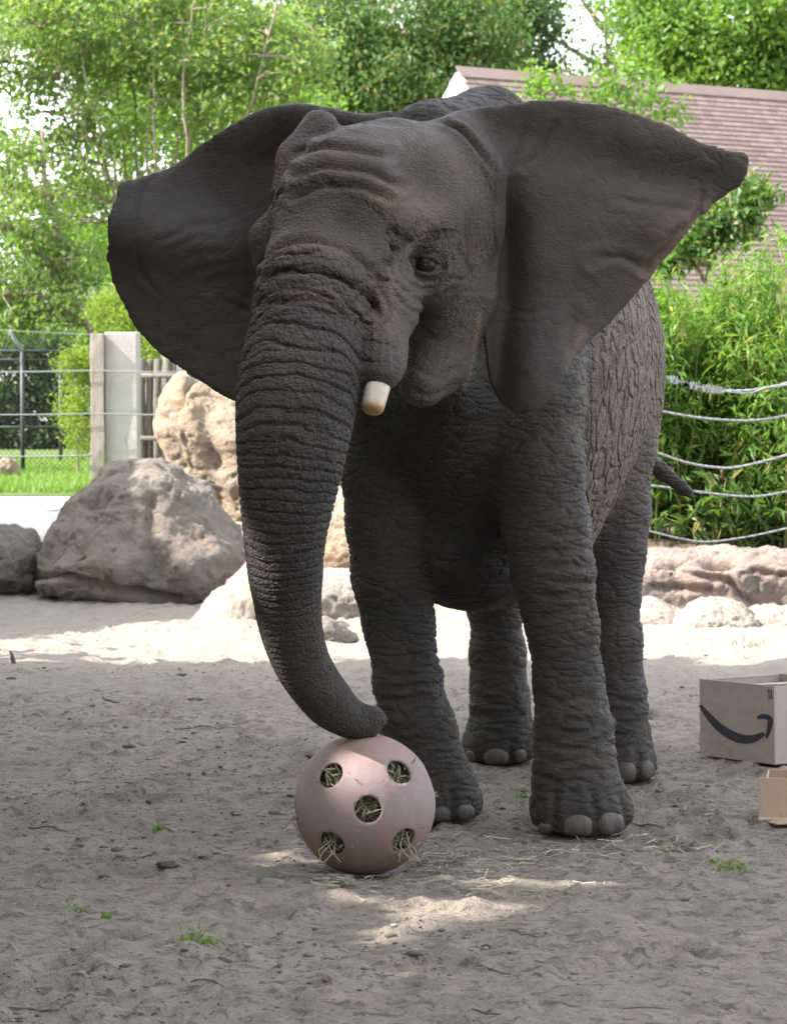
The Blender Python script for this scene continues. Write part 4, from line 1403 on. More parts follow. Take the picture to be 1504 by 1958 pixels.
# ================================================================== elephant
def build_elephant():
    H = 0.0100

    def axis(lo, hi, xs, hs):
        v = [lo]
        while v[-1] < hi:
            v.append(v[-1] + float(np.interp(v[-1], xs, hs)))
        return v
    fld = Field((0, 0, 0), (1, 1, 1), H, (axis(-1.0, 1.32, [-0.52, -0.48, 0.32, 0.4], [0.0135, 0.0090, 0.0090, 0.0130]),
                                          axis(8.6, 12.55, [9.6, 9.8, 10.2, 10.7], [0.0100, 0.0135, 0.0135, 0.018]),
                                          axis(-0.03, 2.62, [0.45, 0.55, 2.1, 2.2], [0.012, 0.0080, 0.0080, 0.011])))
    prims = []          # (group, kind, data, k)

    def cone(g, pts, k=0.05):
        """pts: (px, py, depth, radius in metres)"""
        w = [(P(a, b, d), r) for a, b, d, r in pts]
        for (p, r), (q, s) in zip(w[:-1], w[1:]):
            prims.append((g, 'cone', (p, q, r, s), k))

    def ell(g, px, py, d, r, yaw=0.0, roll=0.0, pitch=0.0, k=0.06, cut=False):
        M = Matrix.Rotation(yaw, 3, 'Z') @ Matrix.Rotation(roll, 3, 'Y') @ Matrix.Rotation(pitch, 3, 'X')
        prims.append((g, 'cut' if cut else 'ell', (P(px, py, d), np.array(M.transposed()), r), k))

    BY = math.radians(-17)         # body yaw (barrel axis leans right going away)
    HY = math.radians(-24)         # head yaw, facing left of the camera
    R = math.radians
    # ---- body
    ell('body', 962, 690, 11.02, (0.49, 1.0, 0.80), BY, k=0.1)
    ell('body', 872, 610, 10.62, (0.42, 0.38, 0.66), BY, k=0.12)
    ell('body', 1052, 715, 11.85, (0.44, 0.46, 0.70), BY, k=0.2)
    cone('body', [(812, 268, 10.52, 0.135), (930, 250, 11.2, 0.14), (1040, 330, 11.95, 0.16)], 0.12)
    cone('body', [(775, 430, 9.98, 0.27), (868, 520, 10.5, 0.42)], 0.10)
    cone('body', [(820, 690, 9.86, 0.12), (866, 790, 10.36, 0.20)], 0.10)
    ell('body', 930, 1040, 11.0, (0.30, 0.7, 0.235), BY, k=0.15)
    cone('tail', [(1180, 800, 12.15, 0.06), (1225, 868, 12.2, 0.045), (1262, 900, 12.22, 0.037), (1300, 930, 12.22, 0.030), (1318, 944, 12.22, 0.024)], 0.02)
    # ---- legs
    cone('leg', [(985, 640, 10.42, 0.23), (1005, 770, 10.32, 0.195), (1026, 890, 10.26, 0.158), (1042, 1000, 10.24, 0.142), (1058, 1100, 10.22, 0.132), (1074, 1200, 10.21, 0.119),
                 (1084, 1300, 10.2, 0.114), (1095, 1400, 10.18, 0.125), (1099, 1480, 10.16, 0.131), (1108, 1540, 10.15, 0.150)], 0.05)
    ell('leg', 1112, 1556, 10.14, (0.170, 0.172, 0.125), k=0.06)
    cone('leg', [(790, 660, 10.46, 0.22), (765, 780, 10.42, 0.190), (744, 900, 10.44, 0.158), (740, 1000, 10.46, 0.140), (749, 1100, 10.47, 0.130), (763, 1200, 10.47, 0.118),
                 (778, 1300, 10.46, 0.113), (799, 1400, 10.45, 0.125), (822, 1480, 10.44, 0.130), (836, 1530, 10.44, 0.142)], 0.05)
    ell('leg', 836, 1534, 10.45, (0.150, 0.165, 0.115), k=0.06)
    cone('leg', [(985, 900, 11.95, 0.23), (955, 1050, 11.98, 0.150), (944, 1150, 11.98, 0.105), (951, 1250, 11.97, 0.103), (955, 1330, 11.96, 0.107), (957, 1400, 11.95, 0.132)], 0.06)
    ell('leg', 955, 1432, 11.94, (0.148, 0.150, 0.110), k=0.06)
    cone('leg', [(1140, 870, 11.65, 0.225), (1150, 980, 11.6, 0.178), (1160, 1060, 11.56, 0.140), (1163, 1130, 11.54, 0.116), (1167, 1230, 11.52, 0.113), (1175, 1330, 11.5, 0.113), (1182, 1410, 11.48, 0.125)], 0.06)
    ell('leg', 1186, 1462, 11.46, (0.140, 0.150, 0.112), k=0.06)
    # ---- head
    ell('head', 752, 402, 9.76, (0.318, 0.36, 0.292), HY, R(6), k=0.08)
    ell('head', 668, 392, 9.48, (0.215, 0.20, 0.235), HY, R(8), k=0.12)
    cone('head', [(640, 450, 9.42, 0.190), (607, 552, 9.30, 0.170)], 0.10)
    ell('head', 818, 412, 9.52, (0.115, 0.10, 0.085), HY, R(-14), k=0.09)     # brow
    ell('head', 815, 505, 9.53, (0.115, 0.12, 0.13), HY, k=0.08)              # eye region
    ell('head', 868, 560, 9.74, (0.10, 0.16, 0.17), HY, k=0.08)               # cheek bone
    cone('head', [(846, 590, 9.79, 0.130), (830, 690, 9.72, 0.098), (806, 738, 9.62, 0.070)], 0.07)
    cone('head', [(752, 500, 9.46, 0.105), (738, 590, 9.32, 0.092), (731, 665, 9.18, 0.064), (729, 702, 9.115, 0.055), (727, 712, 9.10, 0.050)], 0.06)
    cone('head', [(610, 245, 9.74, 0.060), (560, 300, 9.70, 0.045), (536, 365, 9.66, 0.035)], 0.05)
    cone('head', [(575, 390, 9.56, 0.070), (512, 455, 9.60, 0.046), (506, 505, 9.62, 0.034)], 0.06)
    cone('head', [(880, 270, 9.80, 0.09), (912, 335, 9.73, 0.066), (924, 420, 9.76, 0.040), (926, 560, 9.80, 0.022)], 0.09)
    ell('head', 813, 506, 9.385, (0.068, 0.045, 0.056), HY, k=0.035, cut=True)     # eye socket
    ell('head', 830, 330, 9.40, (0.080, 0.085, 0.105), HY, R(-20), k=0.10, cut=True)    # temple hollow
    ell('head', 700, 425, 9.17, (0.11, 0.06, 0.045), HY, 0.0, k=0.07, cut=True)
    # ---- trunk
    TR = [(607, 540, 9.31, 0.170), (592, 640, 9.18, 0.172), (573, 740, 9.06, 0.176), (562, 840, 8.99, 0.159), (553, 940, 8.97, 0.135),
          (547, 1040, 8.98, 0.110), (551, 1130, 9.02, 0.0985), (559, 1200, 9.07, 0.090), (579, 1265, 9.13, 0.081), (606, 1310, 9.17, 0.0745), (635, 1346, 9.205, 0.070),
          (668, 1374, 9.235, 0.0520), (690, 1383, 9.25, 0.042), (712, 1385, 9.262, 0.034)]
    tw = catmull([np.append(P(a - 3, b, d), r * (0.955 if b > 600 else 0.97)) for a, b, d, r in TR], 5, closed=False)
    for a, b in zip(tw[:-1], tw[1:]):
        prims.append(('trunk', 'cone', (a[:3], b[:3], a[3], b[3]), 0.02 if a[2] < 0.9 else 0.03))
    cone('trunk', [(686, 1360, 9.235, 0.026), (716, 1367, 9.25, 0.024), (736, 1380, 9.255, 0.015)], 0.02)
    ell('trunk', 731, 1392, 9.25, (0.014, 0.012, 0.010), k=0.008, cut=True)

    def evaluate(kind, data, X, Y, Z):
        if kind == 'cone':
            return d_cone(X, Y, Z, *data)
        return d_ell(X, Y, Z, *data)

    groups_k = {'body': 0.1, 'leg': 0.06, 'head': 0.06, 'trunk': 0.05, 'tail': 0.03}
    for g, kind, data, k in prims:
        m = k + 0.03
        if kind == 'cone':
            p, q, r, s = data
            lo = np.minimum(p - r, q - s) - m; hi = np.maximum(p + r, q + s) + m
        else:
            c, ax, r = data
            e = np.sqrt(((ax * np.array(r)[:, None]) ** 2).sum(0))
            lo = c - e - m; hi = c + e + m
        sl, (X, Y, Z) = fld.block(lo, hi)
        d = evaluate(kind, data, X, Y, Z).astype(np.float32)
        if kind == 'cut':
            fld.F[sl] = -smin(-fld.F[sl], d, k)
        else:
            fld.F[sl] = smin(fld.F[sl], d, k)

    # ---- ears: thick leather sheets with their own curvature
    ears = []

    def ear(outline, depth, thick):
        o = catmull(outline, 6)
        jt = fbm(np.stack([o[:, 0] * 0.022, o[:, 1] * 0.022, 0 * o[:, 0]], -1), 2, 88, 0.5)
        o = o + np.stack([jt, -jt], 1) * 2.2
        w = np.array([P(a, b, depth(a, b)) for a, b in o])
        poly = w[:, [0, 2]]
        lo = np.array([poly[:, 0].min(), 0, poly[:, 1].min()]) - 0.06
        hi = np.array([poly[:, 0].max(), 0, poly[:, 1].max()]) + 0.06
        lo[1] = w[:, 1].min() - 0.2; hi[1] = w[:, 1].max() + 0.25
        sl, (X, Y, Z) = fld.block(lo, hi)
        x2 = X[:, 0, :] + 0 * Z[:, 0, :]; z2 = Z[:, 0, :] + 0 * X[:, 0, :]
        sd = poly_sd(x2, z2, poly).astype(np.float32)
        a, b = proj(np.stack([x2, np.full_like(x2, 9.8), z2], -1))
        dep = depth(a, b)
        a, b = proj(np.stack([x2, dep, z2], -1))
        dep = depth(a, b).astype(np.float32)
        th = thick(a, b).astype(np.float32) * np.clip(0.85 + (-sd) / 0.2, 0.85, 1.0)
        gx = np.gradient(dep, X[:, 0, 0], axis=0); gz = np.gradient(dep, Z[0, 0, :], axis=1)
        sl_k = 1.0 / np.sqrt(1 + gx ** 2 + gz ** 2)
        D = np.abs(Y - dep[:, None, :]) * sl_k[:, None, :] - th[:, None, :]
        S = sd[:, None, :] + 0 * Y
        D = -smin(-D, -S - 0.004, 0.016)
        fld.F[sl] = smin(fld.F[sl], D, 0.018)
        ears.append((poly, depth))

    RE = [(850, 225), (905, 205), (960, 196), (1040, 187), (1120, 190), (1200, 205), (1270, 232), (1340, 264), (1395, 280), (1433, 290), (1438, 315), (1430, 345), (1410, 366),
          (1380, 385), (1345, 415), (1300, 467), (1250, 530), (1200, 590), (1150, 641), (1112, 678), (1095, 700), (1066, 755), (1035, 788), (1002, 797), (964, 783), (938, 742), (926, 680), (915, 600), (900, 500), (880, 400), (860, 300)]

    def rdep(a, b):
        u = (a - 930) / 500.0
        v = (b - 400) / 400.0
        d = 9.80 + 0.04 * np.clip(u, 0, 1.2) + 0.09 * np.exp(-((a - 962) / 42.0) ** 2) * sstep(300, 460, b)
        d = d - 0.10 * sstep(540, 760, b) * sstep(930, 1000, a)                         # lower lobe comes forward
        d = d + 0.028 * np.exp(-((b - (250 + 0.25 * (a - 930))) / 55.0) ** 2)
        d = d - 0.045 * sstep(1290, 1430, a)
        d = d + 0.016 * np.sin((a * 0.55 + b * 1.0) / 48.0) * sstep(980, 1150, a) * sstep(230, 420, b)
        d = d + 0.008 * np.sin((a * 0.2 - b) / 23.0) * sstep(1080, 1250, a)
        d = d + 0.02 * sstep(1070, 1110, a) * sstep(590, 690, b)
        return d
    ear(RE, rdep, lambda a, b: 0.011 + 0.02 * sstep(980, 900, a))

    LE = [(760, 218), (700, 214), (650, 207), (600, 198), (548, 195), (492, 206), (432, 236), (382, 270), (338, 304), (300, 321), (252, 338), (222, 350), (214, 380), (203, 410), (197, 450), (200, 500),
          (212, 547), (236, 600), (270, 648), (308, 688), (350, 716), (400, 746), (455, 778), (510, 792), (560, 740), (590, 600), (620, 450), (660, 330)]

    def ldep(a, b):
        u = (540 - a) / 340.0
        d = 9.98 + 0.03 * u - 0.05 * np.clip(u, 0, 1.2) ** 2
        d = d - 0.05 * np.exp(-((b - (455 + 0.12 * (a - 300))) / 60.0) ** 2) * sstep(560, 430, a)
        d = d + 0.04 * np.exp(-((a - 520) / 60.0) ** 2)
        d = d - 0.09 * sstep(330, 210, b) * sstep(330, 560, a)
        d = d + 0.015 * np.sin((a * 0.7 - b * 0.6) / 40.0) * sstep(560, 400, a)
        d = d - 0.05 * sstep(300, 205, a) * sstep(560, 400, b)
        return d
    ear(LE, ldep, lambda a, b: 0.011 + 0.03 * sstep(480, 600, a))
    # ---- flat soles
    sl, (X, Y, Z) = fld.block((-1, 8.6, -0.03), (1.3, 12.5, 0.08))
    fld.F[sl] = -smin(-fld.F[sl], Z - 0.002 + 0 * X + 0 * Y, 0.03)

    V, Q = fld.surface()
    del fld
    # keep the one connected body
    par = np.arange(len(V))
    ea = np.concatenate([Q[:, 0], Q[:, 1], Q[:, 2]]); eb = np.concatenate([Q[:, 1], Q[:, 2], Q[:, 3]])
    while True:
        ra, rb = par[ea], par[eb]
        m = ra != rb
        if not m.any():
            break
        par[np.maximum(ra, rb)[m]] = np.minimum(ra, rb)[m]
        while True:
            nx = par[par]
            if (nx == par).all():
                break
            par = nx
    lab, cnt = np.unique(par, return_counts=True)
    keep = par == lab[cnt.argmax()]
    mapi = np.cumsum(keep) - 1
    Q = mapi[Q[keep[Q[:, 0]]]]
    V = V[keep]
    V, Q = catmull_clark(V, Q, 0.5, 3)
    N = quad_normals(V, Q)
    n = len(V)
    # ---- region weights
    gd = {}
    for g in ('body', 'leg', 'head', 'trunk', 'tail'):
        d = np.full(n, 9.0, np.float32)
        for gg, kind, data, k in prims:
            if gg == g and kind != 'cut':
                d = np.minimum(d, evaluate(kind, data, V[:, 0], V[:, 1], V[:, 2]))
        gd[g] = d
    ed = np.full(n, 9.0, np.float32)
    for poly, depth in ears:
        a, b = proj(V)
        dy = np.abs(V[:, 1] - depth(a, b)) - 0.02
        lo, hi = poly.min(0) - 0.05, poly.max(0) + 0.05
        i = np.nonzero((dy < 0.12) & (V[:, 0] > lo[0]) & (V[:, 0] < hi[0]) & (V[:, 2] > lo[1]) & (V[:, 2] < hi[1]))[0]
        sd = poly_sd(V[i, 0], V[i, 2], poly[::2])
        ed[i] = np.minimum(ed[i], np.maximum(np.maximum(sd, -0.02), dy[i]))
    gd['ear'] = ed
    soft = {g: np.exp(-np.clip(d + 0.02, 0, 1) / 0.022) for g, d in gd.items()}
    soft['body'] *= sstep(9.80, 10.05, V[:, 1])
    soft['ear'] *= sstep(0.0, 0.03, np.minimum(gd['head'], gd['trunk'])) 
    soft['head'] *= sstep(0.02, -0.0, -gd['head'] * 0 + gd['head'])
    tot = sum(soft.values()) + 1e-6
    W = {g: s / tot for g, s in soft.items()}
    # trunk coordinate
    ts = tw[:, :3]
    seglen = np.linalg.norm(np.diff(ts, axis=0), axis=1)
    arc = np.concatenate([[0], np.cumsum(seglen)])
    tsel = W['trunk'] > 0.01
    best = np.full(n, 1e9); tt = np.zeros(n)
    Vt = V[tsel]
    bb = np.full(len(Vt), 1e9); tb = np.zeros(len(Vt))
    for i in range(len(ts) - 1):
        e = ts[i + 1] - ts[i]
        t = ((Vt - ts[i]) @ e) / (e @ e)
        t0 = np.clip(t, 0 if i else -1.2, 1)
        dd = ((Vt - ts[i] - t0[:, None] * e) ** 2).sum(1)
        m = dd < bb
        bb = np.where(m, dd, bb); tb = np.where(m, arc[i] + t0 * seglen[i], tb)
    tt[tsel] = tb
    # ring spacing: wide at the root, fine lower down
    sgrid = np.linspace(-0.3, arc[-1] + 0.05, 400)
    spc = np.interp(sgrid, [-0.3, 0.0, 0.3, 0.45, 0.6, 0.85, 1.3], [0.085, 0.08, 0.065, 0.042, 0.033, 0.025, 0.018])
    ph = np.concatenate([[0], np.cumsum(np.diff(sgrid) / spc[1:])])
    phase = np.interp(tt, sgrid, ph)
    amp = np.interp(tt, [-0.2, 0.0, 0.3, 0.5, 0.9, 1.15, 1.3], [0.008, 0.0150, 0.0140, 0.0095, 0.0066, 0.0034, 0.0016])

    # ---- carved folds (measured on the photograph, cut into the surface)
    a, b = proj(V)
    disp = np.zeros(n)
    facing = -N[:, 1]
    wob = 5.0 * vnoise(V * 14.0, 5)

    def crease(pts, depth, width, lip=0.45, dmin=8.7, dmax=9.75):
        p = catmull(pts, 5, closed=False)
        sel = (a > p[:, 0].min() - 60) & (a < p[:, 0].max() + 60) & (b > p[:, 1].min() - 60) & (b < p[:, 1].max() + 60) & (V[:, 1] > dmin) & (V[:, 1] < dmax) & (facing > -0.1)
        i = np.nonzero(sel)[0]
        if not len(i):
            return
        d = seg_dist(a[i] + wob[i] * 0.5, b[i] + wob[i], p)
        # fade at both ends
        e0 = np.hypot(a[i] - p[0, 0], b[i] - p[0, 1]); e1 = np.hypot(a[i] - p[-1, 0], b[i] - p[-1, 1])
        fade = sstep(0, 26, e0) * 0.7 + 0.3
        fade *= sstep(0, 26, e1) * 0.7 + 0.3
        disp[i] += fade * (-depth * np.exp(-(d / width) ** 2) + lip * depth * np.exp(-((d - 2.6 * width) / (1.5 * width)) ** 2))

    for pts in ([(566, 296), (610, 283), (680, 286), (745, 296)], [(560, 335), (600, 325), (660, 322), (720, 334), (770, 356)], [(556, 378), (600, 362), (660, 352), (700, 362), (740, 380)]):
        crease(pts, 0.0135, 6.0)
    crease([(610, 262), (660, 236), (720, 232), (780, 240)], 0.006, 5)
    crease([(508, 500), (540, 470), (590, 459), (640, 470), (690, 500), (730, 540)], 0.012, 6)
    crease([(506, 534), (550, 520), (610, 518), (660, 535), (705, 570), (730, 610)], 0.013, 6)
    crease([(497, 585), (540, 576), (600, 576), (650, 592), (700, 640)], 0.012, 5.5)
    crease([(700, 520), (740, 500), (775, 470)], 0.006, 5)
    crease([(640, 560), (690, 540), (740, 525)], 0.006, 5)
    for k, (x0, y0, x1, y1) in enumerate(((650, 600, 700, 545), (665, 640, 735, 560), (690, 660, 750, 590), (640, 560, 700, 640), (670, 540, 730, 620), (700, 530, 745, 600))):
        crease([(x0, y0), ((x0 + x1) / 2 + 6, (y0 + y1) / 2 - 6), (x1, y1)], 0.005, 4)
    # rings round the eye
    for rx, ry, dp in ((36, 32, 0.008), (52, 48, 0.006), (68, 64, 0.0045)):
        th = np.linspace(R(150), R(395), 9)
        crease([(812 + rx * math.cos(t), 505 - ry * math.sin(t) * 0.95) for t in th], dp, 4.5)
        th = np.linspace(R(200), R(340), 7)
        crease([(810 + rx * math.cos(t), 512 - ry * 1.35 * math.sin(t)) for t in th], dp * 0.8, 4.5)
    for pts in ([(845, 540), (870, 530), (900, 540)], [(790, 580), (830, 572), (870, 550), (905, 520)], [(868, 470), (890, 500), (900, 530)], [(795, 600), (840, 610), (890, 590)],
                [(800, 640), (840, 650), (880, 630)], [(790, 700), (830, 720), (875, 700)], [(780, 740), (820, 758), (870, 735)]):
        crease(pts, 0.006, 5)
    # bundle of folds in front of the ear
    for k in range(7):
        x = 890 + 9 * k
        crease([(x - 10 + 3 * k, 300), (x, 360), (x - 4, 430), (x + 4, 500), (x - 4, 560)], 0.007, 4)
    for k in range(5):
        crease([(830 + 14 * k, 225 + 6 * k), (880 + 10 * k, 250 + 10 * k), (915 + 8 * k, 300 + 8 * k)], 0.006, 4)
    # tusk sheath
    for k in range(5):
        crease([(700 + 13 * k, 625), (695 + 14 * k, 660), (690 + 15 * k, 700)], 0.004, 4)
    # ear folds
    kw = dict(dmin=9.4, dmax=10.3)
    crease([(1340, 372), (1330, 410), (1290, 450), (1250, 490), (1228, 520)], 0.010, 5, **kw)
    crease([(1180, 380), (1240, 392), (1300, 400), (1330, 410)], 0.006, 7, **kw)
    crease([(1130, 500), (1180, 490), (1230, 510)], 0.008, 7, **kw)
    crease([(950, 600), (1000, 596), (1050, 590)], 0.0025, 5, **kw)
    crease([(945, 615), (1010, 612)], 0.0025, 4, **kw)
    crease([(1092, 600), (1090, 640), (1084, 690)], 0.006, 8, **kw)
    crease([(1060, 240), (1030, 290), (1000, 315)], 0.008, 6, **kw)
    crease([(1000, 250), (985, 290), (970, 320)], 0.006, 6, **kw)
    crease([(330, 310), (290, 345), (268, 400), (262, 470)], 0.003, 6, **kw)
    crease([(300, 560), (270, 520), (262, 470)], 0.006, 5, **kw)
    crease([(420, 570), (470, 590), (530, 620)], 0.006, 5, **kw)
    for k in range(5):
        crease([(300 + 22 * k, 470 + 18 * k), (350 + 20 * k, 440 + 22 * k), (420 + 10 * k, 430 + 26 * k)], 0.0035, 8, **kw)
    # ankle and knee folds on the legs
    kw = dict(dmin=9.8, dmax=12.2, lip=0.5)
    for cx, y0, y1, hw, nn in ((1097, 1330, 1500, 66, 9), (1062, 1010, 1200, 66, 6), (788, 1250, 1440, 64, 10), (957, 1300, 1410, 50, 6), (1200, 1330, 1430, 50, 5)):
        for k in range(nn):
            y = y0 + (y1 - y0) * (k + 0.3 * random.random()) / nn
            o = random.uniform(-0.35, 0.35) * hw
            l = hw * random.uniform(0.45, 0.85)
            crease([(cx + o - l, y + random.uniform(-4, 10)), (cx + o, y + random.uniform(4, 12)), (cx + o + l, y + random.uniform(-10, 6))], 0.0065, 5.5, **kw)
    # toes: grooves between the nails
    for pts in ([(1062, 1500), (1058, 1550), (1060, 1606)], [(1128, 1505), (1138, 1550), (1142, 1600)], [(1180, 1510), (1196, 1550), (1203, 1590)], [(866, 1500), (868, 1540), (866, 1575)],
                [(1215, 1420), (1218, 1460), (1218, 1500)], [(925, 1420), (920, 1450), (920, 1470)], [(975, 1420), (978, 1450), (978, 1470)]):
        crease(pts, 0.009, 6, **kw)

    big = 0.010 * fbm(V * 5.0, 3, 3) * (W['body'] + W['leg'] * 0.7) + 0.005 * fbm(V * 9.0, 3, 9) * (W['head'] + W['leg']) + 0.003 * fbm(V * 16, 2, 4) * W['ear']
    V2 = V + N * (disp + big)[:, None]
    me2 = mesh_np('elephant_body', V2, Q)
    w_head_top = W['head']
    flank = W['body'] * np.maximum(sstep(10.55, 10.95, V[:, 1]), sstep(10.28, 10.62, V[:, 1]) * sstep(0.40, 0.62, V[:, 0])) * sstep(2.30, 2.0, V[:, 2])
    pale = np.zeros(n)  # tint stands in for ear-rim glow and lit cheek fold; rest dusty, pinkish skin
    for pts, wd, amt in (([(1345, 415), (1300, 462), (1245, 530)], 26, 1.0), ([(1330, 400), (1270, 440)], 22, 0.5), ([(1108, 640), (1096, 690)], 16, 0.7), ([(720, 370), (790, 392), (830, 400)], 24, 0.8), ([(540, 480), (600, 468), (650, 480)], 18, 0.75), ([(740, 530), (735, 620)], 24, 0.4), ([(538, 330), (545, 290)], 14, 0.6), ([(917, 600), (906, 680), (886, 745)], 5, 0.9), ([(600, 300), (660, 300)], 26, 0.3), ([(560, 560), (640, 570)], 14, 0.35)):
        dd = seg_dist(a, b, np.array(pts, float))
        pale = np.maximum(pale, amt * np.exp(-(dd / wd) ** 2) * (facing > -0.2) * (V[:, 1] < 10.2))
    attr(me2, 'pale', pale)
    attr(me2, 'w_flank', flank); attr(me2, 'w_chest', W['body'] - flank)
    attr(me2, 'w_trunk', W['trunk']); attr(me2, 'w_head', w_head_top); attr(me2, 'w_ear', W['ear'])
    attr(me2, 'w_leg', W['leg'] + W['tail']); attr(me2, 'w_body', W['body'])
    attr(me2, 'ring_phase', phase); attr(me2, 'ring_amp', amp * W['trunk'])

    # ---- skin
    m = Mat('elephant_skin', 0.7, 0.22)
    co = m.co()
    wt, wh, we, wleg, wb, wc = (m.at(x) for x in ('w_trunk', 'w_head', 'w_ear', 'w_leg', 'w_flank', 'w_chest'))
    # trunk rings
    n1 = m.noise(7.0, 3)
    v1 = m.math('ADD', m.at('ring_phase'), m.math('MULTIPLY', m.math('SUBTRACT', n1, 0.5), 1.5))
    s1 = m.math('ABSOLUTE', m.math('SINE', m.math('MULTIPLY', v1, math.pi)))
    val1 = m.map(s1, 0.0, 0.36, 1.0, 0.0, True)
    n2 = m.noise(11.0, 3)
    v2 = m.math('ADD', m.math('MULTIPLY', m.at('ring_phase'), 2.3), m.math('MULTIPLY', m.math('SUBTRACT', n2, 0.5), 2.6))
    s2 = m.math('ABSOLUTE', m.math('SINE', m.math('MULTIPLY', v2, math.pi)))
    val2 = m.math('MULTIPLY', m.map(s2, 0.0, 0.5, 1.0, 0.0, True), m.map(m.noise(5.0, 2), 0.4, 0.6))
    ring = m.math('ADD', val1, m.math('MULTIPLY', val2, 0.45))
    # round off between the creases
    cx = m.node('CombineXYZ'); m.link(m.math('MULTIPLY', m.at('ring_phase'), 0.9), cx.inputs[0])
    ring = m.math('MULTIPLY', ring, m.map(m.noise(1.0, 2, vec=cx.outputs[0]), 0.3, 0.7, 0.45, 1.35))
    ring = m.math('ADD', ring, m.math('MULTIPLY', m.math('POWER', s1, 0.6), -0.30))
    h = m.math('MULTIPLY', ring, m.math('MULTIPLY', m.at('ring_amp'), -1.0))
    # crocodile cracking of the skin
    def cracks(scale, stretch, warp, wscale, width):
        vec = m.warp(m.co(stretch), warp, wscale)
        return m.map(m.voro(scale, vec), 0.0, width, 1.0, 0.0, True)
    c_fl = cracks(17.0, (1.15, 0.95, 0.60), 0.20, 5.0, 0.13)
    c_fl2 = cracks(34.0, (1.1, 1.1, 0.6), 0.06, 9.0, 0.13)
    c_leg = cracks(24.0, (0.34, 0.34, 1.35), 0.12, 6.0, 0.13)
    c_fine = cracks(70.0, (0.7, 0.7, 1.1), 0.05, 14.0, 0.16)
    fm = m.map(m.noise(2.2, 2), 0.35, 0.65)
    hb = m.math('ADD', m.math('MULTIPLY', c_fl, -0.0085), m.math('MULTIPLY', c_fl2, -0.0030))
    hl = m.math('ADD', m.math('MULTIPLY', c_leg, -0.0050), m.math('MULTIPLY', c_fine, -0.0010))
    hh = m.math('MULTIPLY', m.math('ADD', m.math('MULTIPLY', c_fl2, -0.0022), m.math('MULTIPLY', c_fine, -0.0010)), fm)
    ht = m.math('ADD', m.math('MULTIPLY', m.math('MULTIPLY', c_fl2, -0.0026), m.map(m.at('ring_amp'), 0.005, 0.012)), m.math('MULTIPLY', c_fine, -0.0009))
    hear = m.math('MULTIPLY', m.math('MULTIPLY', cracks(14.0, (1, 1, 1), 0.25, 5.0, 0.10), m.map(m.noise(1.7, 2), 0.35, 0.6)), -0.0030)
    for w, x in ((wb, hb), (wleg, hl), (wc, hl), (wh, hh), (wt, ht), (we, hear)):
        h = m.math('ADD', h, m.math('MULTIPLY', w, x))
    m.disp(h, both=False)
    v3 = m.math('ADD', m.math('MULTIPLY', m.at('ring_phase'), 4.1), m.math('MULTIPLY', m.math('SUBTRACT', m.noise(16.0, 3), 0.5), 5.0))
    l3 = m.map(m.math('ABSOLUTE', m.math('SINE', m.math('MULTIPLY', v3, math.pi))), 0.0, 0.4, 1.0, 0.0, True)
    bh = m.math('ADD', m.math('MULTIPLY', m.noise(120.0, 4, 0.65), 0.8), m.math('MULTIPLY', c_fine, -0.45))
    bh = m.math('ADD', bh, m.math('MULTIPLY', m.math('MULTIPLY', c_fl2, m.math('ADD', m.math('MULTIPLY', wh, fm), wt)), -0.55))
    bh = m.math('ADD', bh, m.math('MULTIPLY', m.math('MULTIPLY', l3, wt), -0.6))
    bh = m.math('ADD', bh, m.math('MULTIPLY', m.math('MULTIPLY', c_fl, wb), -1.3))
    bh = m.math('MULTIPLY', bh, m.math('SUBTRACT', 1.0, m.math('ADD', m.math('MULTIPLY', we, 0.6), m.math('MULTIPLY', wleg, 0.35))))
    m.bump(bh, 0.0042)
    # colour: slate grey, dusty brown patches, then light and shade tinted in by region
    n = m.noise(2.4, 5, 0.6)
    base = m.mix(m.map(n, 0.3, 0.7), (0.050, 0.045, 0.043), (0.088, 0.078, 0.073))
    dust = m.map(m.noise(1.7, 6, 0.70, dist=0.6), 0.47, 0.68)
    base = m.mix(m.math('MULTIPLY', dust, 0.65), base, (0.165, 0.125, 0.103))
    base = m.mix(m.math('MULTIPLY', wb, 0.85), base, (0.200, 0.155, 0.131))  # brown flank, lightened to carry the warm light falling on it
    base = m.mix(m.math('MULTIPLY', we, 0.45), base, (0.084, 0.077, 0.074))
    base = m.mix(m.math('MULTIPLY', wleg, 0.5), base, (0.038, 0.034, 0.031))  # legs darkened, shade put into the skin colour
    base = m.mix(m.math('MULTIPLY', wc, 0.75), base, (0.028, 0.025, 0.023))  # chest near black, its deep shade put into the colour
    base = m.mix(m.math('MULTIPLY', wh, 0.45), base, (0.128, 0.112, 0.104))  # head lightened, light on the forehead put into the colour
    blot = m.map(m.noise(9.0, 6, 0.7), 0.56, 0.75)
    base = m.mix(m.math('MULTIPLY', blot, 0.35), base, (0.040, 0.037, 0.036))
    fleck = m.map(m.noise(75.0, 2, 0.5), 0.68, 0.76)
    base = m.mix(m.math('MULTIPLY', fleck, 0.3), base, (0.20, 0.18, 0.165))
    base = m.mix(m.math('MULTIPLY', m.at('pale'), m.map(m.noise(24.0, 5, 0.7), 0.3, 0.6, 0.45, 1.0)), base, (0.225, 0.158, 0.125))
    base = m.mix(1.0, base, (0.66, 0.615, 0.58), 'MULTIPLY')
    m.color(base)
    m.set(m.b.inputs['Roughness'], m.map(m.noise(30.0, 3), 0.3, 0.7, 0.52, 0.72))
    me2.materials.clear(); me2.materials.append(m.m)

    root = thing('elephant', 'grey African elephant with spread ears resting its trunk on the pink ball', 'elephant', (0.36, 10.8, 0))
    inv = Vector((-0.36, -10.8, 0))
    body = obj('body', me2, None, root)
    body.location = inv

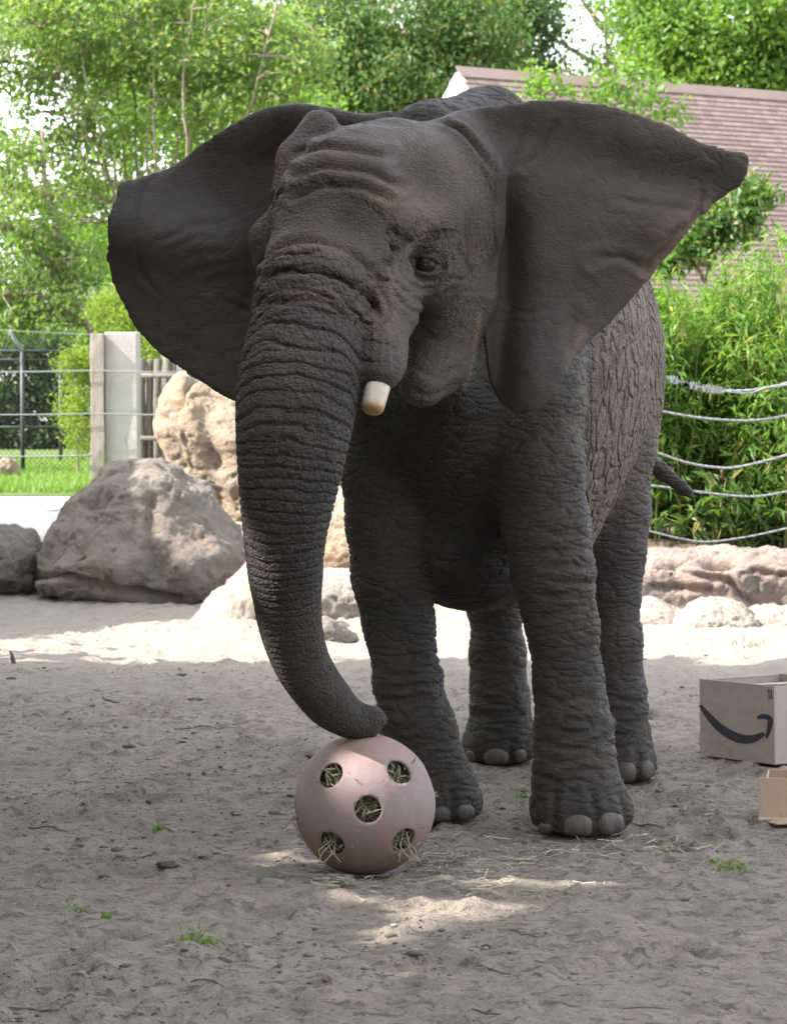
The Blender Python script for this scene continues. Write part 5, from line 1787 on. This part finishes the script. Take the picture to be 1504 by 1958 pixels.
    # ---- surface lookup for the small parts
    a, b = proj(V2)

    def surf(px, py, rad=7, dlo=8.5, dhi=13):
        s = np.nonzero((np.abs(a - px) < rad) & (np.abs(b - py) < rad) & (V2[:, 1] > dlo) & (V2[:, 1] < dhi) & (N[:, 1] < 0.1))[0]
        s = s[V2[s, 1] < V2[s, 1].min() + 0.05]
        nn = N[s].mean(0); nn /= np.linalg.norm(nn)
        return Vector(V2[s].mean(0)), Vector(nn)

    # toenails: flat horn shields set into the toes
    nm = Mat('toenail_horn', 0.6, 0.35)
    nm.color(nm.mix(nm.map(nm.noise(40.0, 4, vec=nm.co((1, 1, 0.3))), 0.3, 0.7), (0.060, 0.053, 0.048), (0.115, 0.101, 0.091)))
    nm.bump(nm.noise(120.0, 4, vec=nm.co((1, 1, 0.15))), 0.002)
    fsel = np.nonzero((V2[:, 2] < 0.34) & (N[:, 1] < 0.35))[0]
    fa, fb, fV, fN = a[fsel], b[fsel], V2[fsel], N[fsel]

    def foot_pt(px, py, d0):
        q = np.nonzero((np.abs(fa - px) < 6) & (np.abs(fb - py) < 6) & (np.abs(fV[:, 1] - d0) < 0.16))[0]
        if not len(q):
            q = np.argsort((fa - px) ** 2 + (fb - py) ** 2 + 1e5 * (np.abs(fV[:, 1] - d0) > 0.16))[:6]
        q = q[fV[q, 1] < fV[q, 1].min() + 0.03]
        return fV[q].mean(0)
    for px, py, wpx, hpx in ((1040, 1590, 36, 36), (1104, 1582, 60, 52), (1170, 1577, 56, 52), (845, 1562, 38, 44), (890, 1556, 38, 40), (897, 1450, 26, 34), (948, 1450, 52, 42), (994, 1446, 26, 30), (1196, 1477, 42, 46), (1238, 1473, 32, 42)):
        c, nn = surf(px, py, 7, 11.0 if py < 1500 else 8.5)
        nn.z = max(min(nn.z, 0.25), 0.05); nn.normalize()
        v, f = [], []
        K, L = 18, 6
        for j in range(L + 1):
            r = (j / L)
            for i in range(K):
                t = 2 * math.pi * i / K
                cx_ = math.copysign(abs(math.cos(t)) ** 0.75, math.cos(t)); sz_ = math.copysign(abs(math.sin(t)) ** 0.85, math.sin(t))
                q = foot_pt(px + cx_ * r * wpx * 0.5, py - sz_ * r * hpx * 0.5, c.y)
                lift = 0.010 * (1 - r ** 5) ** 0.5 - 0.004 + 0.003 * (1 - sz_ * r)
                v.append(Vector(q) + nn * lift - c)
        for j in range(L):
            for i in range(K):
                f.append((j * K + i, j * K + (i + 1) % K, (j + 1) * K + (i + 1) % K, (j + 1) * K + i))
        mb = MB(); mb.add(v, f)
        o = mb.build('toenail', nm.m, root, True, c + inv)
        sm_ = o.modifiers.new('smooth', 'SMOOTH'); sm_.factor = 0.5; sm_.iterations = 3
    # tusk, blunt and worn
    tm = Mat('tusk_ivory', 0.38, 0.5)
    z = tm.co()
    tip = tm.math('ADD', tm.map(tm.node('SeparateXYZ').outputs[2], 0, 1), 0)
    sep = [x for x in tm.n if x.type == 'SEPXYZ'][0]
    tm.link(z, sep.inputs[0])
    tcol = tm.mix(tm.map(tm.noise(22.0, 5, vec=tm.co((1, 1, 0.35))), 0.35, 0.65), (0.42, 0.38, 0.32), (0.58, 0.54, 0.48))
    tcol = tm.mix(tm.map(sep.outputs[2], -0.045, -0.125, 0.0, 1.0), tcol, (0.30, 0.19, 0.085))
    tcol = tm.mix(tm.map(tm.noise(30.0, 4), 0.63, 0.74, 0.0, 0.6), tcol, (0.22, 0.17, 0.11))
    tm.color(tcol); tm.bump(tm.noise(45.0, 4, vec=tm.co((1, 1, 0.3))), 0.003)
    p0 = Vector(P(728, 700, 9.13)); p1 = Vector(P(723, 735, 9.09)); p2 = Vector(P(717, 760, 9.06)); p3 = Vector(P(713, 776, 9.04)); p4 = Vector(P(710, 787, 9.028)); p5 = Vector(P(712, 791, 9.036))
    tp = catmull([np.array(p - p0) for p in (p0, p1, p2, p3, p4)], 4, closed=False)
    tr_ = [0.0395 - 0.0065 * k / 16 for k in range(len(tp) - 4)] + [0.0335, 0.0315, 0.0265, 0.016]
    mb = MB(); mb.tube([Vector(q) for q in tp], tr_, 24)
    t = mb.build('tusk', tm.m, root, True, p0 + inv)
    tag(t, 'short blunt ivory tusk with a stained worn tip')
    # eye with lids
    c, nn = surf(812, 507, 9)
    em = Mat('eye_gloss', 0.28, 0.25); em.color(em.mix(em.map(em.voro(1.0, feature='F1'), 0.0, 1.0), (0.010, 0.007, 0.006), (0.022, 0.014, 0.009)))
    v, f = [], []
    K, L = 24, 14
    er = 0.043
    for j in range(L + 1):
        th = math.pi * j / L
        for i in range(K):
            v.append((er * math.sin(th) * math.cos(2 * math.pi * i / K), er * math.sin(th) * math.sin(2 * math.pi * i / K), er * math.cos(th)))
    for j in range(L):
        for i in range(K):
            f.append((j * K + i, j * K + (i + 1) % K, (j + 1) * K + (i + 1) % K, (j + 1) * K + i))
    mb = MB(); mb.add(v, f)
    eye = mb.build('eye', em.m, root, True, c - nn * 0.026 + inv)
    up = Vector((0, 0, 1)); side = up.cross(nn).normalized(); up = nn.cross(side)
    for sgn, lift, name in ((1, 0.017, 'upper_eyelid'), (-1, 0.014, 'lower_eyelid')):
        for ring in range(3 if sgn > 0 else 2):
            mb = MB()
            pts, rad = [], []
            k = ring * 0.011
            for i in range(13):
                t = math.pi * (i / 12)
                x = -(0.050 + k * 0.8) * math.cos(t)
                zz = sgn * (lift + 0.013 + k) * math.sin(t) - 0.002 + 0.006 * math.cos(t)
                pts.append(side * x + up * zz + nn * ((0.020 - k * 0.9) * math.sin(t) - 0.012)); rad.append(0.0060 + 0.0030 * math.sin(t))
            mb.tube(pts, rad, 10)
            mb.build(name if ring == 0 else 'eyelid_fold', m.m, root, True, c + inv)
    return root


elephant = build_elephant()
# ================================================================== feeding ball
def build_ball():
    s = 628.0
    d = F_PX / s
    r = 136.0 / s
    c = Vector(P(697, 1539, d)); c.z = r - 0.004
    root = thing('feeding_ball', 'pink plastic ball with round holes stuffed with hay', 'ball', (c.x, c.y, 0))
    o = Vector((0, 0, c.z))

    def dirn(px, py):
        x = (px - 697) / 136.0; z = -(py - 1539) / 136.0
        y = -math.sqrt(max(0.0, 1 - x * x - z * z))
        # small correction for the view from above
        v = Vector((x, y, z)); v.rotate(Matrix.Rotation(-math.radians(7.0), 3, 'X'))
        return v
    holes = [dirn(705, 1547), dirn(632, 1481), dirn(765, 1475), dirn(635, 1613), dirn(773, 1608), dirn(562, 1552)]
    holes += [Vector((0.93, 0.1, 0.35)), Vector((0.25, 0.95, 0.2)), Vector((-0.5, 0.85, -0.1)), Vector((-0.1, 0.7, 0.7)), Vector((0.75, 0.65, -0.1)), Vector((0.3, 0.8, -0.5))]
    holes = [h.normalized() for h in holes]
    hr = 0.039
    # shell as an implicit surface with drilled, softly rounded holes
    f = Field((-r - 0.03,) * 3, (r + 0.03,) * 3, 0.0055)
    X, Y, Z = np.meshgrid(*[a.astype(np.float32) for a in f.ax], indexing='ij', sparse=True)
    R = np.sqrt(X * X + Y * Y + Z * Z)
    D = np.maximum(R - r, (r - 0.013) - R)
    for h in holes:
        t = X * h.x + Y * h.y + Z * h.z
        q = np.sqrt(np.maximum(R * R - t * t, 0)) - hr
        q = np.where(t > 0, q, 1.0)
        D = -smin(-D, q, 0.007)
    f.F[:] = D
    V, Q = f.surface()
    V, Q2 = V, Q
    n = fbm(V * 9, 3, 77)
    V = V * (1 + 0.006 * n[:, None])
    m = Mat('pink_plastic', 0.5, 0.35)
    c1 = m.mix(m.map(m.noise(5.0, 5, 0.6), 0.35, 0.7), (0.262, 0.196, 0.192), (0.212, 0.150, 0.145))
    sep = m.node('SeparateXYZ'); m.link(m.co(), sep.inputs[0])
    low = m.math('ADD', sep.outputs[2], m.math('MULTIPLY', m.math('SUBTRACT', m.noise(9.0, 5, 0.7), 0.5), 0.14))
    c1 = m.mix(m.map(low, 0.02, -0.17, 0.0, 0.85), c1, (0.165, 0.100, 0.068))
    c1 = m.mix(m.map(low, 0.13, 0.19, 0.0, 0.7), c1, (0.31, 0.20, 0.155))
    c1 = m.mix(m.map(m.noise(22.0, 6, 0.75), 0.54, 0.70, 0.0, 0.65), c1, (0.19, 0.125, 0.10))
    c1 = m.mix(m.map(m.noise(13.0, 6, 0.75, dist=1.5), 0.64, 0.68, 0.0, 0.5), c1, (0.40, 0.32, 0.31))
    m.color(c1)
    m.set(m.b.inputs['Roughness'], m.map(m.noise(18.0, 4), 0.3, 0.7, 0.55, 0.80))
    m.bump(m.noise(70.0, 5, 0.7), 0.0022)
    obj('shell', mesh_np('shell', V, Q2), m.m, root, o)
    # hay packed inside and poking out
    rng = np.random.default_rng(9)
    hay = tone_mat('hay', (0.13, 0.125, 0.075), (0.30, 0.28, 0.185))
    C = []
    for h in holes:
        h = np.array(h)
        k = 150
        p = rng.normal(size=(k, 3)) * 0.028
        p -= np.outer(p @ h, h) * 0.8
        C.append(h * (r - rng.uniform(0.018, 0.06, k))[:, None] + p)
    C = np.concatenate(C)
    me = straw_mesh('hay', C, 0.055, rng, hay, 0.0034, 0.8, 0.5)
    hb = tag(obj('hay_filling', me, None, None, (c.x, c.y, c.z)), 'dry green hay packed inside the pink ball', 'hay', kind='stuff')
    core = MB()
    u = []
    K = 16
    v, fc = [], []
    for j in range(K + 1):
        for i in range(K * 2):
            th, ph = math.pi * j / K, math.pi * i / K
            q = Vector((math.sin(th) * math.cos(ph), math.sin(th) * math.sin(ph), math.cos(th)))
            v.append(q * (r - 0.045 + 0.012 * random.uniform(-1, 1)))
    for j in range(K):
        for i in range(K * 2):
            fc.append((j * K * 2 + i, (j + 1) * K * 2 + i, (j + 1) * K * 2 + (i + 1) % (K * 2), j * K * 2 + (i + 1) % (K * 2)))
    core.add(v, fc)
    hm = two_tone('packed_hay', (0.055, 0.054, 0.034), (0.15, 0.14, 0.09), 60.0, 0.95, 0.01, 120.0)
    obj('packed_core', core.mesh('packed_core', True), hm, hb)
    # loose stalks hanging out of the two lower holes
    mb = MB()
    for hi, n2 in ((3, 5), (4, 6), (1, 2), (5, 5), (0, 2)):
        h = holes[hi]
        for k in range(n2):
            a = h * (r - 0.03) + Vector(rng.normal(size=3) * 0.018)
            b = h * (r + 0.004) + Vector((rng.normal() * 0.02, 0, -0.012 - 0.012 * rng.random()))
            e = h * (r + 0.008) + Vector((rng.normal() * 0.035, -0.004, -0.045 - 0.03 * rng.random()))
            if hi in (0, 1):
                e = h * (r - 0.012) + Vector((rng.normal() * 0.035, 0, rng.normal() * 0.02)); b = (a + e) / 2
            mb.tube([a, b, e], [0.0022, 0.0022, 0.0012], 4)
    so = mb.build('loose_stalks', hay, hb)
    attr(so.data, 'tone', np.full(len(so.data.vertices), 0.8))
    return c, r


BALL_C, BALL_R = build_ball()


# ================================================================== cardboard boxes
def card_mat(name, c1, c2):
    m = Mat(name, 0.85, 0.2)
    c = m.mix(m.map(m.noise(5.0, 5, 0.6), 0.3, 0.7), c1, c2)
    c = m.mix(m.map(m.noise(22.0, 5, 0.75), 0.62, 0.75, 0.0, 0.6), c, (c1[0] * 0.55, c1[1] * 0.5, c1[2] * 0.45))
    m.color(c)
    m.bump(m.math('ADD', m.noise(6.0, 3), m.math('MULTIPLY', m.noise(180.0, 2, vec=m.co((1, 1, 0.05))), 0.12)), 0.012)
    return m.m


CARD = card_mat('cardboard_brown', (0.385, 0.325, 0.278), (0.335, 0.282, 0.240))
CARD_IN = card_mat('cardboard_inner', (0.40, 0.30, 0.22), (0.34, 0.25, 0.18))
PRINT = two_tone('dark_print', (0.032, 0.036, 0.045), (0.048, 0.052, 0.060), 30.0, 0.8)


def strip_poly(center, widths):
    """Closed outline of a brush stroke given its centre line and half widths."""
    c = np.array(center, float)
    t = np.gradient(c, axis=0); t /= np.linalg.norm(t, axis=1)[:, None]
    nrm = np.stack([-t[:, 1], t[:, 0]], 1)
    w = np.array(widths)[:, None]
    return c + nrm * w, c - nrm * w


def build_box():
    near = Vector(P(1480, 1476, 11.79)); near.z = 0.0
    far = Vector(P(1337, 1452, 12.18)); far.z = 0.0
    u = (far - near); W = u.length; u.normalize()           # along the printed face, to the left
    vdir = Vector((-u.y, u.x, 0)) * -1                      # into the picture to the right
    if vdir.y < 0: vdir = -vdir
    Hh, Dp, t = 0.308, 0.42, 0.006
    Rm = Matrix((u, vdir, Vector((0, 0, 1)))).transposed().to_4x4()
    root = thing('cardboard_box', 'open brown cardboard box with a dark curved arrow printed on its side', 'box', near)
    root.matrix_world = Matrix.Translation(near + Vector((0, 0, 0.012))) @ Rm @ Matrix.Rotation(math.radians(1.2), 4, 'Y')

    def panel(name, lo, hi, M=None, mat=CARD):
        mb = MB(); mb.box(lo, hi, M)
        o = mb.build(name, mat, root)
        bevel(o, 0.002, 2)
        return o
    front = panel('side_panel', (0, 0, 0), (W, t, Hh))
    panel('side_panel', (0, Dp - t, 0), (W, Dp, Hh))
    panel('side_panel', (0, t + 0.0005, 0.001), (t, Dp - t - 0.0005, Hh - 0.001))
    panel('side_panel', (W - t, t + 0.0005, 0.001), (W, Dp - t - 0.0005, Hh - 0.001))
    panel('bottom_panel', (t + 0.0005, t + 0.0005, 0.004), (W - t - 0.0005, Dp - t - 0.0005, 0.012), None, CARD_IN)
    # flaps
    panel('flap', (0.0, 0.0, 0.0), (W * 0.62, Dp - 0.03, 0.005), Matrix.Translation((0.003, 0.015, Hh + 0.002)) @ Matrix.Rotation(math.radians(5), 4, 'Y'))
    panel('flap', (0.0, 0.0, 0.0), (W - 0.03, 0.16, 0.005), Matrix.Translation((0.015, Dp + 0.006, Hh - 0.002)) @ Matrix.Rotation(math.radians(-76), 4, 'X'))
    panel('flap', (0.0, 0.0, 0.0), (0.19, Dp - 0.06, 0.005), Matrix.Translation((W - 0.008, 0.03, Hh - 0.004)) @ Matrix.Rotation(math.radians(78), 4, 'Y'))
    # printed arrow: face coordinates fx (0 left .. 1 right), fz (0 bottom .. 1 top)
    def face(fx, fz, lift=0.0012):
        return Vector((W * (1 - fx), -lift, Hh * fz))
    cx = np.linspace(0, 1, 22)
    stroke = catmull([(0.015, 0.655), (0.15, 0.50), (0.33, 0.36), (0.54, 0.285), (0.72, 0.30), (0.87, 0.385)], 5, closed=False)
    tt = np.linspace(0, 1, len(stroke))
    wd = 0.052 * np.sin(np.clip(tt * 0.93 + 0.03, 0, 1) * math.pi) ** 0.75 + 0.010
    wd *= np.where(tt > 0.9, 1.0, 1.0)
    a, b = strip_poly(stroke, wd)
    v = [face(*p) for p in a] + [face(*p) for p in b]
    n = len(a)
    mb = MB(); mb.add(v, [(i, i + 1, n + i + 1, n + i) for i in range(n - 1)])
    head = catmull([(0.78, 0.575), (0.87, 0.600), (0.945, 0.575), (0.935, 0.46), (0.895, 0.325)], 5, closed=False)
    tt = np.linspace(0, 1, len(head))
    wd = 0.030 * np.sin(np.clip(tt * 0.9 + 0.08, 0, 1) * math.pi) ** 0.6 + 0.006
    a, b = strip_poly(head, wd)
    v = [face(*p) for p in a] + [face(*p) for p in b]
    n = len(a)
    mb.add(v, [(i, i + 1, n + i + 1, n + i) for i in range(n - 1)])
    pr = mb.build('printed_arrow', PRINT, root)
    s = pr.modifiers.new('ink', 'SOLIDIFY'); s.thickness = 0.0006; s.offset = 0
    # this-way-up mark: two little arrows over a bar
    mb = MB()
    def rect(x0, z0, x1, z1):
        mb.add([face(x0, z0), face(x1, z0), face(x1, z1), face(x0, z1)], [(0, 1, 2, 3)])
    for x in (0.935, 0.965):
        rect(x - 0.005, 0.855, x + 0.005, 0.93)
        mb.add([face(x - 0.013, 0.925), face(x + 0.013, 0.925), face(x, 0.955)], [(0, 1, 2)])
    rect(0.918, 0.838, 0.982, 0.848)
    up = mb.build('up_mark', PRINT, root)
    s = up.modifiers.new('ink', 'SOLIDIFY'); s.thickness = 0.0006; s.offset = 0
    # tape along the far top edge, a torn curl
    mb = MB(); mb.tube([(W * 0.62, Dp - 0.1, Hh + 0.012), (W * 0.55, Dp - 0.13, Hh + 0.035), (W * 0.47, Dp - 0.12, Hh + 0.030), (W * 0.42, Dp - 0.1, Hh + 0.008)], [0.004, 0.007, 0.007, 0.003], 6)
    mb.build('torn_tape', CARD_IN, root, True)

    # second, smaller carton cut by the picture edge
    c0 = Vector(P(1449, 1584, 10.36)); c0.z = 0.0
    r2 = thing('cardboard_box', 'smaller plain brown cardboard box cut off by the right picture edge', 'box', c0)
    r2.rotation_euler = (0, 0, math.radians(-9))
    W2, D2, H2 = 0.34, 0.26, 0.150

    CARD2 = card_mat('cardboard_tan', (0.40, 0.285, 0.205), (0.35, 0.245, 0.175))

    def p2(name, lo, hi, M=None, mat=CARD2):
        mb = MB(); mb.box(lo, hi, M); o = mb.build(name, mat, r2); bevel(o, 0.002, 2); return o
    p2('side_panel', (0, 0, 0.006), (W2, 0.006, H2), Matrix.Translation((0.0, 0.012, 0)) @ Matrix.Rotation(math.radians(-6), 4, 'X') @ Matrix.Shear('XZ', 4, (0.16, 0.0)))
    p2('side_panel', (0.028, D2, 0.0), (W2, D2 + 0.006, H2))
    p2('side_panel', (0.022, 0.04, 0.0), (0.028, D2 - 0.002, H2 - 0.002))
    p2('bottom_panel', (0.03, 0.036, 0.002), (W2, D2 - 0.002, 0.008), None, CARD_IN)
    mb = MB(); mb.add([(0.0, 0.008, 0.012), (W2, 0.008, 0.012), (W2, -0.05, 0.004), (0.12, -0.055, 0.003), (0.065, -0.075, 0.002), (0.0, -0.006, 0.004)], [(0, 5, 4, 3, 2, 1)])
    fl = mb.build('flap', CARD_IN, r2)
    s = fl.modifiers.new('thick', 'SOLIDIFY'); s.thickness = 0.004; s.offset = 1


build_box()


# ================================================================== litter on the ground
SOIL = two_tone('dark_soil_clod', (0.085, 0.073, 0.064), (0.15, 0.13, 0.115), 20.0, 0.95, 0.006, 80.0)
DUNG = two_tone('dry_dung', (0.060, 0.050, 0.040), (0.12, 0.10, 0.075), 30.0, 0.95, 0.008, 120.0)
TWIG = two_tone('twig_bark', (0.085, 0.068, 0.055), (0.16, 0.13, 0.105), 30.0, 0.9, 0.003, 100.0)


def lump(r, seed, sub=2, sq=(1, 1, 0.6)):
    import bmesh
    bm = bmesh.new()
    bmesh.ops.create_icosphere(bm, subdivisions=sub, radius=1.0)
    V = np.array([v.co[:] for v in bm.verts])
    k = 1 + 0.6 * fbm(V * 1.9 + seed * 3.3, 3, seed)
    V = V * k[:, None] * np.array(sq) * r
    F = np.array([[v.index for v in f.verts] for f in bm.faces])
    bm.free()
    return V, F


def on_ground(px, py):
    dd = G(py)
    for _ in range(3):
        x = (px - 752) / F_PX * dd
        z = float(ground_h(x, dd))
        dd = F_PX * (CAM_H - z) / (py - HORIZON)
    return Vector((x, dd, z))


# sticks one can pick out
STK = [((15, 1938), (110, 1944), 4.5, 'dark stick at the bottom left corner of the picture'), ((885, 1862), (978, 1872), 4, 'dark stick lying near the bottom, right of centre'), ((362, 1888), (430, 1897), 3.5, 'short stick near the bottom left, below the grass tuft'),
       ((52, 1588), (128, 1596), 3.5, 'thin curved twig at the left in the shaded dirt'), ((1210, 1575), (1290, 1583), 3.5, 'flat twig beside the front left foot'), ((190, 1340), (228, 1346), 4, 'thin twig at the far left of the shaded dirt'), ((330, 1395), (420, 1400), 2.5, 'long thin twig in the middle of the shaded dirt'),
       ((268, 1645), (292, 1640), 4, 'stubby twig beside the dung clump'), ((980, 1790), (1030, 1800), 3, 'small twig below the front feet'), ((115, 1233), (160, 1236), 3, 'twig on the sunlit sand at the left'), ((1195, 1935), (1290, 1940), 3, 'faint twig at the bottom right'), ((905, 1940), (960, 1950), 4, 'dark stick at the bottom edge')]
for (a, b, w, lab) in STK:
    p, q = on_ground(*a), on_ground(*b)
    r = w / F_PX * p.y * 0.5
    rng = np.random.default_rng(int(a[0]))
    L = (q - p).length
    mb = MB(); pts = []
    for k in range(6):
        t = k / 5
        c = p.lerp(q, t) - p
        c += Vector((rng.normal() * 0.012, rng.normal() * 0.03, 0)) * L * 1.5
        c.z = float(ground_h(p.x + c.x, p.y + c.y)) - p.z + r * 0.8
        pts.append(c)
    mb.tube(pts, [r * 0.7, r, r * 1.1, r, r * 0.8, r * 0.4], 6)
    k = 3
    mb.tube([pts[k], pts[k] + Vector((0.25 * L * 0.3, 0.12 * L, r))], [r * 0.6, r * 0.3], 5)
    tag(mb.build('stick', TWIG, None, True, p), lab, 'stick', 'sticks on the dirt')
# upright stub in the sunlit sand at the left
p = on_ground(26, 1270)
mb = MB(); mb.tube([(0, 0, -0.02), (-0.012, 0, 0.035), (-0.024, 0, 0.07)], [0.013, 0.012, 0.006], 7)
tag(mb.build('wood_stub', TWIG, None, True, p), 'short upright dark stub in the sunlit sand at the left edge', 'stub')

LUMPS = [(316, 1660, 20, DUNG, 'largest dark dung clump left of the ball'), (170, 1658, 9, DUNG, 'flat dark clod left of the dung clump'), (196, 1682, 11, DUNG, 'flat dark clod just below left of the dung clump'), (384, 1644, 9, DUNG, 'small dark clod above right of the dung clump'), (436, 1698, 6, DUNG, 'round dark pellet between the dung clump and the ball'),
         (355, 1292, 9, SOIL, 'grey clod near the sunlit edge left of the trunk'), (182, 1322, 7, SOIL, 'dark clod on the left, just inside the shade'), (368, 1340, 13, SOIL, 'long flat clod left of the trunk'), (300, 1264, 9, SOIL, 'dark clod on the shade line below the pale mound'),
         (1130, 1714, 6, DUNG, 'small round dark pellet below the front left foot'), (1312, 1728, 9, DUNG, 'dark clod at the lower right'), (1352, 1720, 5, DUNG, 'tiny dark pellet right of the lower right clod'), (1452, 1833, 5, DUNG, 'small pellet near the bottom right corner'), (600, 1448, 15, SOIL, 'grey clod touching the upper left of the ball'),
         (48, 1540, 7, SOIL, 'small dark clod at the far left'), (330, 1724, 7, SOIL, 'brown clod below the dung clump'), (1232, 1262, 7, SOIL, 'small dark pebble beside the hind leg on the sunlit sand'),]
for i, (px, py, rp, mat, lab) in enumerate(LUMPS):
    rp = rp * (0.8 if rp > 8 else 0.65)
    p = on_ground(px, py)
    r = rp / F_PX * p.y
    V, Fc = lump(r, i + 1, 3 if rp > 12 else 2, (1.3, 0.9, 0.42))
    ob = obj('dirt_clod' if mat is SOIL else 'dung_clod', mesh_np('clod', V, None, Fc), mat, None, (p.x, p.y, p.z + r * 0.08))
    tag(ob, lab, 'clod', 'clods on the dirt')

# uncountable crumbs of soil
rng = np.random.default_rng(71)
n = 15000
yy = 6.7 + 11.5 * rng.uniform(0, 1, n) ** 1.25
xx = rng.uniform(-0.142, 0.142, n) * yy
hot = fbm(np.stack([xx * 1.2, yy * 0.9, 0 * xx], -1), 3, 61)
keep = rng.uniform(-0.12, 0.5, n) < hot
xx, yy = xx[keep], yy[keep]
zz = ground_h(xx, yy)
base, fc = lump(1.0, 5, 1, (1.3, 1.0, 0.5))
n = len(xx)
sz = 0.0030 * np.exp(rng.normal(size=n) * 0.6)
an = rng.uniform(0, 6.28, n)
ca, sa = np.cos(an)[:, None], np.sin(an)[:, None]
Vx = (base[None, :, 0] * ca - base[None, :, 1] * sa) * sz[:, None] * rng.uniform(0.7, 1.6, n)[:, None] + xx[:, None]
Vy = (base[None, :, 0] * sa + base[None, :, 1] * ca) * sz[:, None] + yy[:, None]
Vz = base[None, :, 2] * sz[:, None] + zz[:, None] + sz[:, None] * 0.25
V = np.stack([Vx, Vy, Vz], -1).reshape(-1, 3)
Fc = (fc[None] + np.arange(n)[:, None, None] * len(base)).reshape(-1, 3)
me = mesh_np('soil_crumbs', V, None, Fc)
attr(me, 'tone', np.repeat(rng.uniform(0, 1, n), len(base)))
tag(obj('soil_crumbs', me, tone_mat('soil_crumb', (0.075, 0.064, 0.055), (0.24, 0.205, 0.175), 0.95)), 'loose crumbs of soil scattered over the trampled dirt', 'soil', kind='stuff')

# straw
STRAW = tone_mat('dry_straw', (0.20, 0.18, 0.125), (0.42, 0.385, 0.28))
pts = []
for px, py, rx, ry, k in ((1000, 1640, 230, 45, 240), (1240, 1625, 120, 22, 170), (800, 1660, 140, 40, 110), (640, 1690, 120, 30, 110), (560, 1560, 60, 80, 60), (1100, 1600, 400, 120, 170), (980, 1700, 200, 30, 70), (400, 1500, 400, 160, 130)):
    a = rng.normal(size=(k, 2)) * 0.5
    for u, v in a:
        q = on_ground(px + u * rx, max(py + v * ry, 1300)); pts.append((q.x, q.y, q.z + 0.006))
tag(obj('loose_straw', straw_mesh('loose_straw', np.array(pts), 0.075, rng, STRAW, 0.0024, 0.12, 0.4)), 'pale straw strewn around the ball and front feet', 'straw', kind='stuff')

# small living tufts
for px, py, rx, hh, k, lab in ((372, 1808, 50, 0.020, 120, 'bright green grass tuft at the lower left'), (152, 1748, 24, 0.016, 26, 'small green tuft at the far left'), (303, 1596, 8, 0.05, 26, 'tiny upright weed left of the ball'), (1402, 1665, 45, 0.016, 130, 'flat green tuft at the right below the small box'), (1000, 1527, 16, 0.020, 26, 'tiny tuft between the front feet'), (196, 1762, 10, 0.03, 14, 'tiny sprout right of the small green tuft'), (1340, 1192, 60, 0.06, 90, 'dry grass fringe under the bleached lip'), (1440, 1240, 40, 0.05, 50, 'dry grass fringe on the sunlit sand at right')):
    c = on_ground(px, py)
    C = []
    for _ in range(k):
        u = rng.normal(size=2) * 0.5
        x = c.x + u[0] * rx / F_PX * c.y; y = c.y + u[1] * rx / F_PX * c.y * 1.2
        C.append((x - c.x, y - c.y, float(ground_h(x, y)) - c.z - 0.002))
    dry = 'dry' in lab
    ob = obj('grass_tuft', blade_mesh('grass_tuft', np.array(C), hh, rng, STRAW if dry else GRASS, 0.007, 0.8), None, None, c)
    tag(ob, lab, 'grass', 'tufts on the dirt', 'stuff')
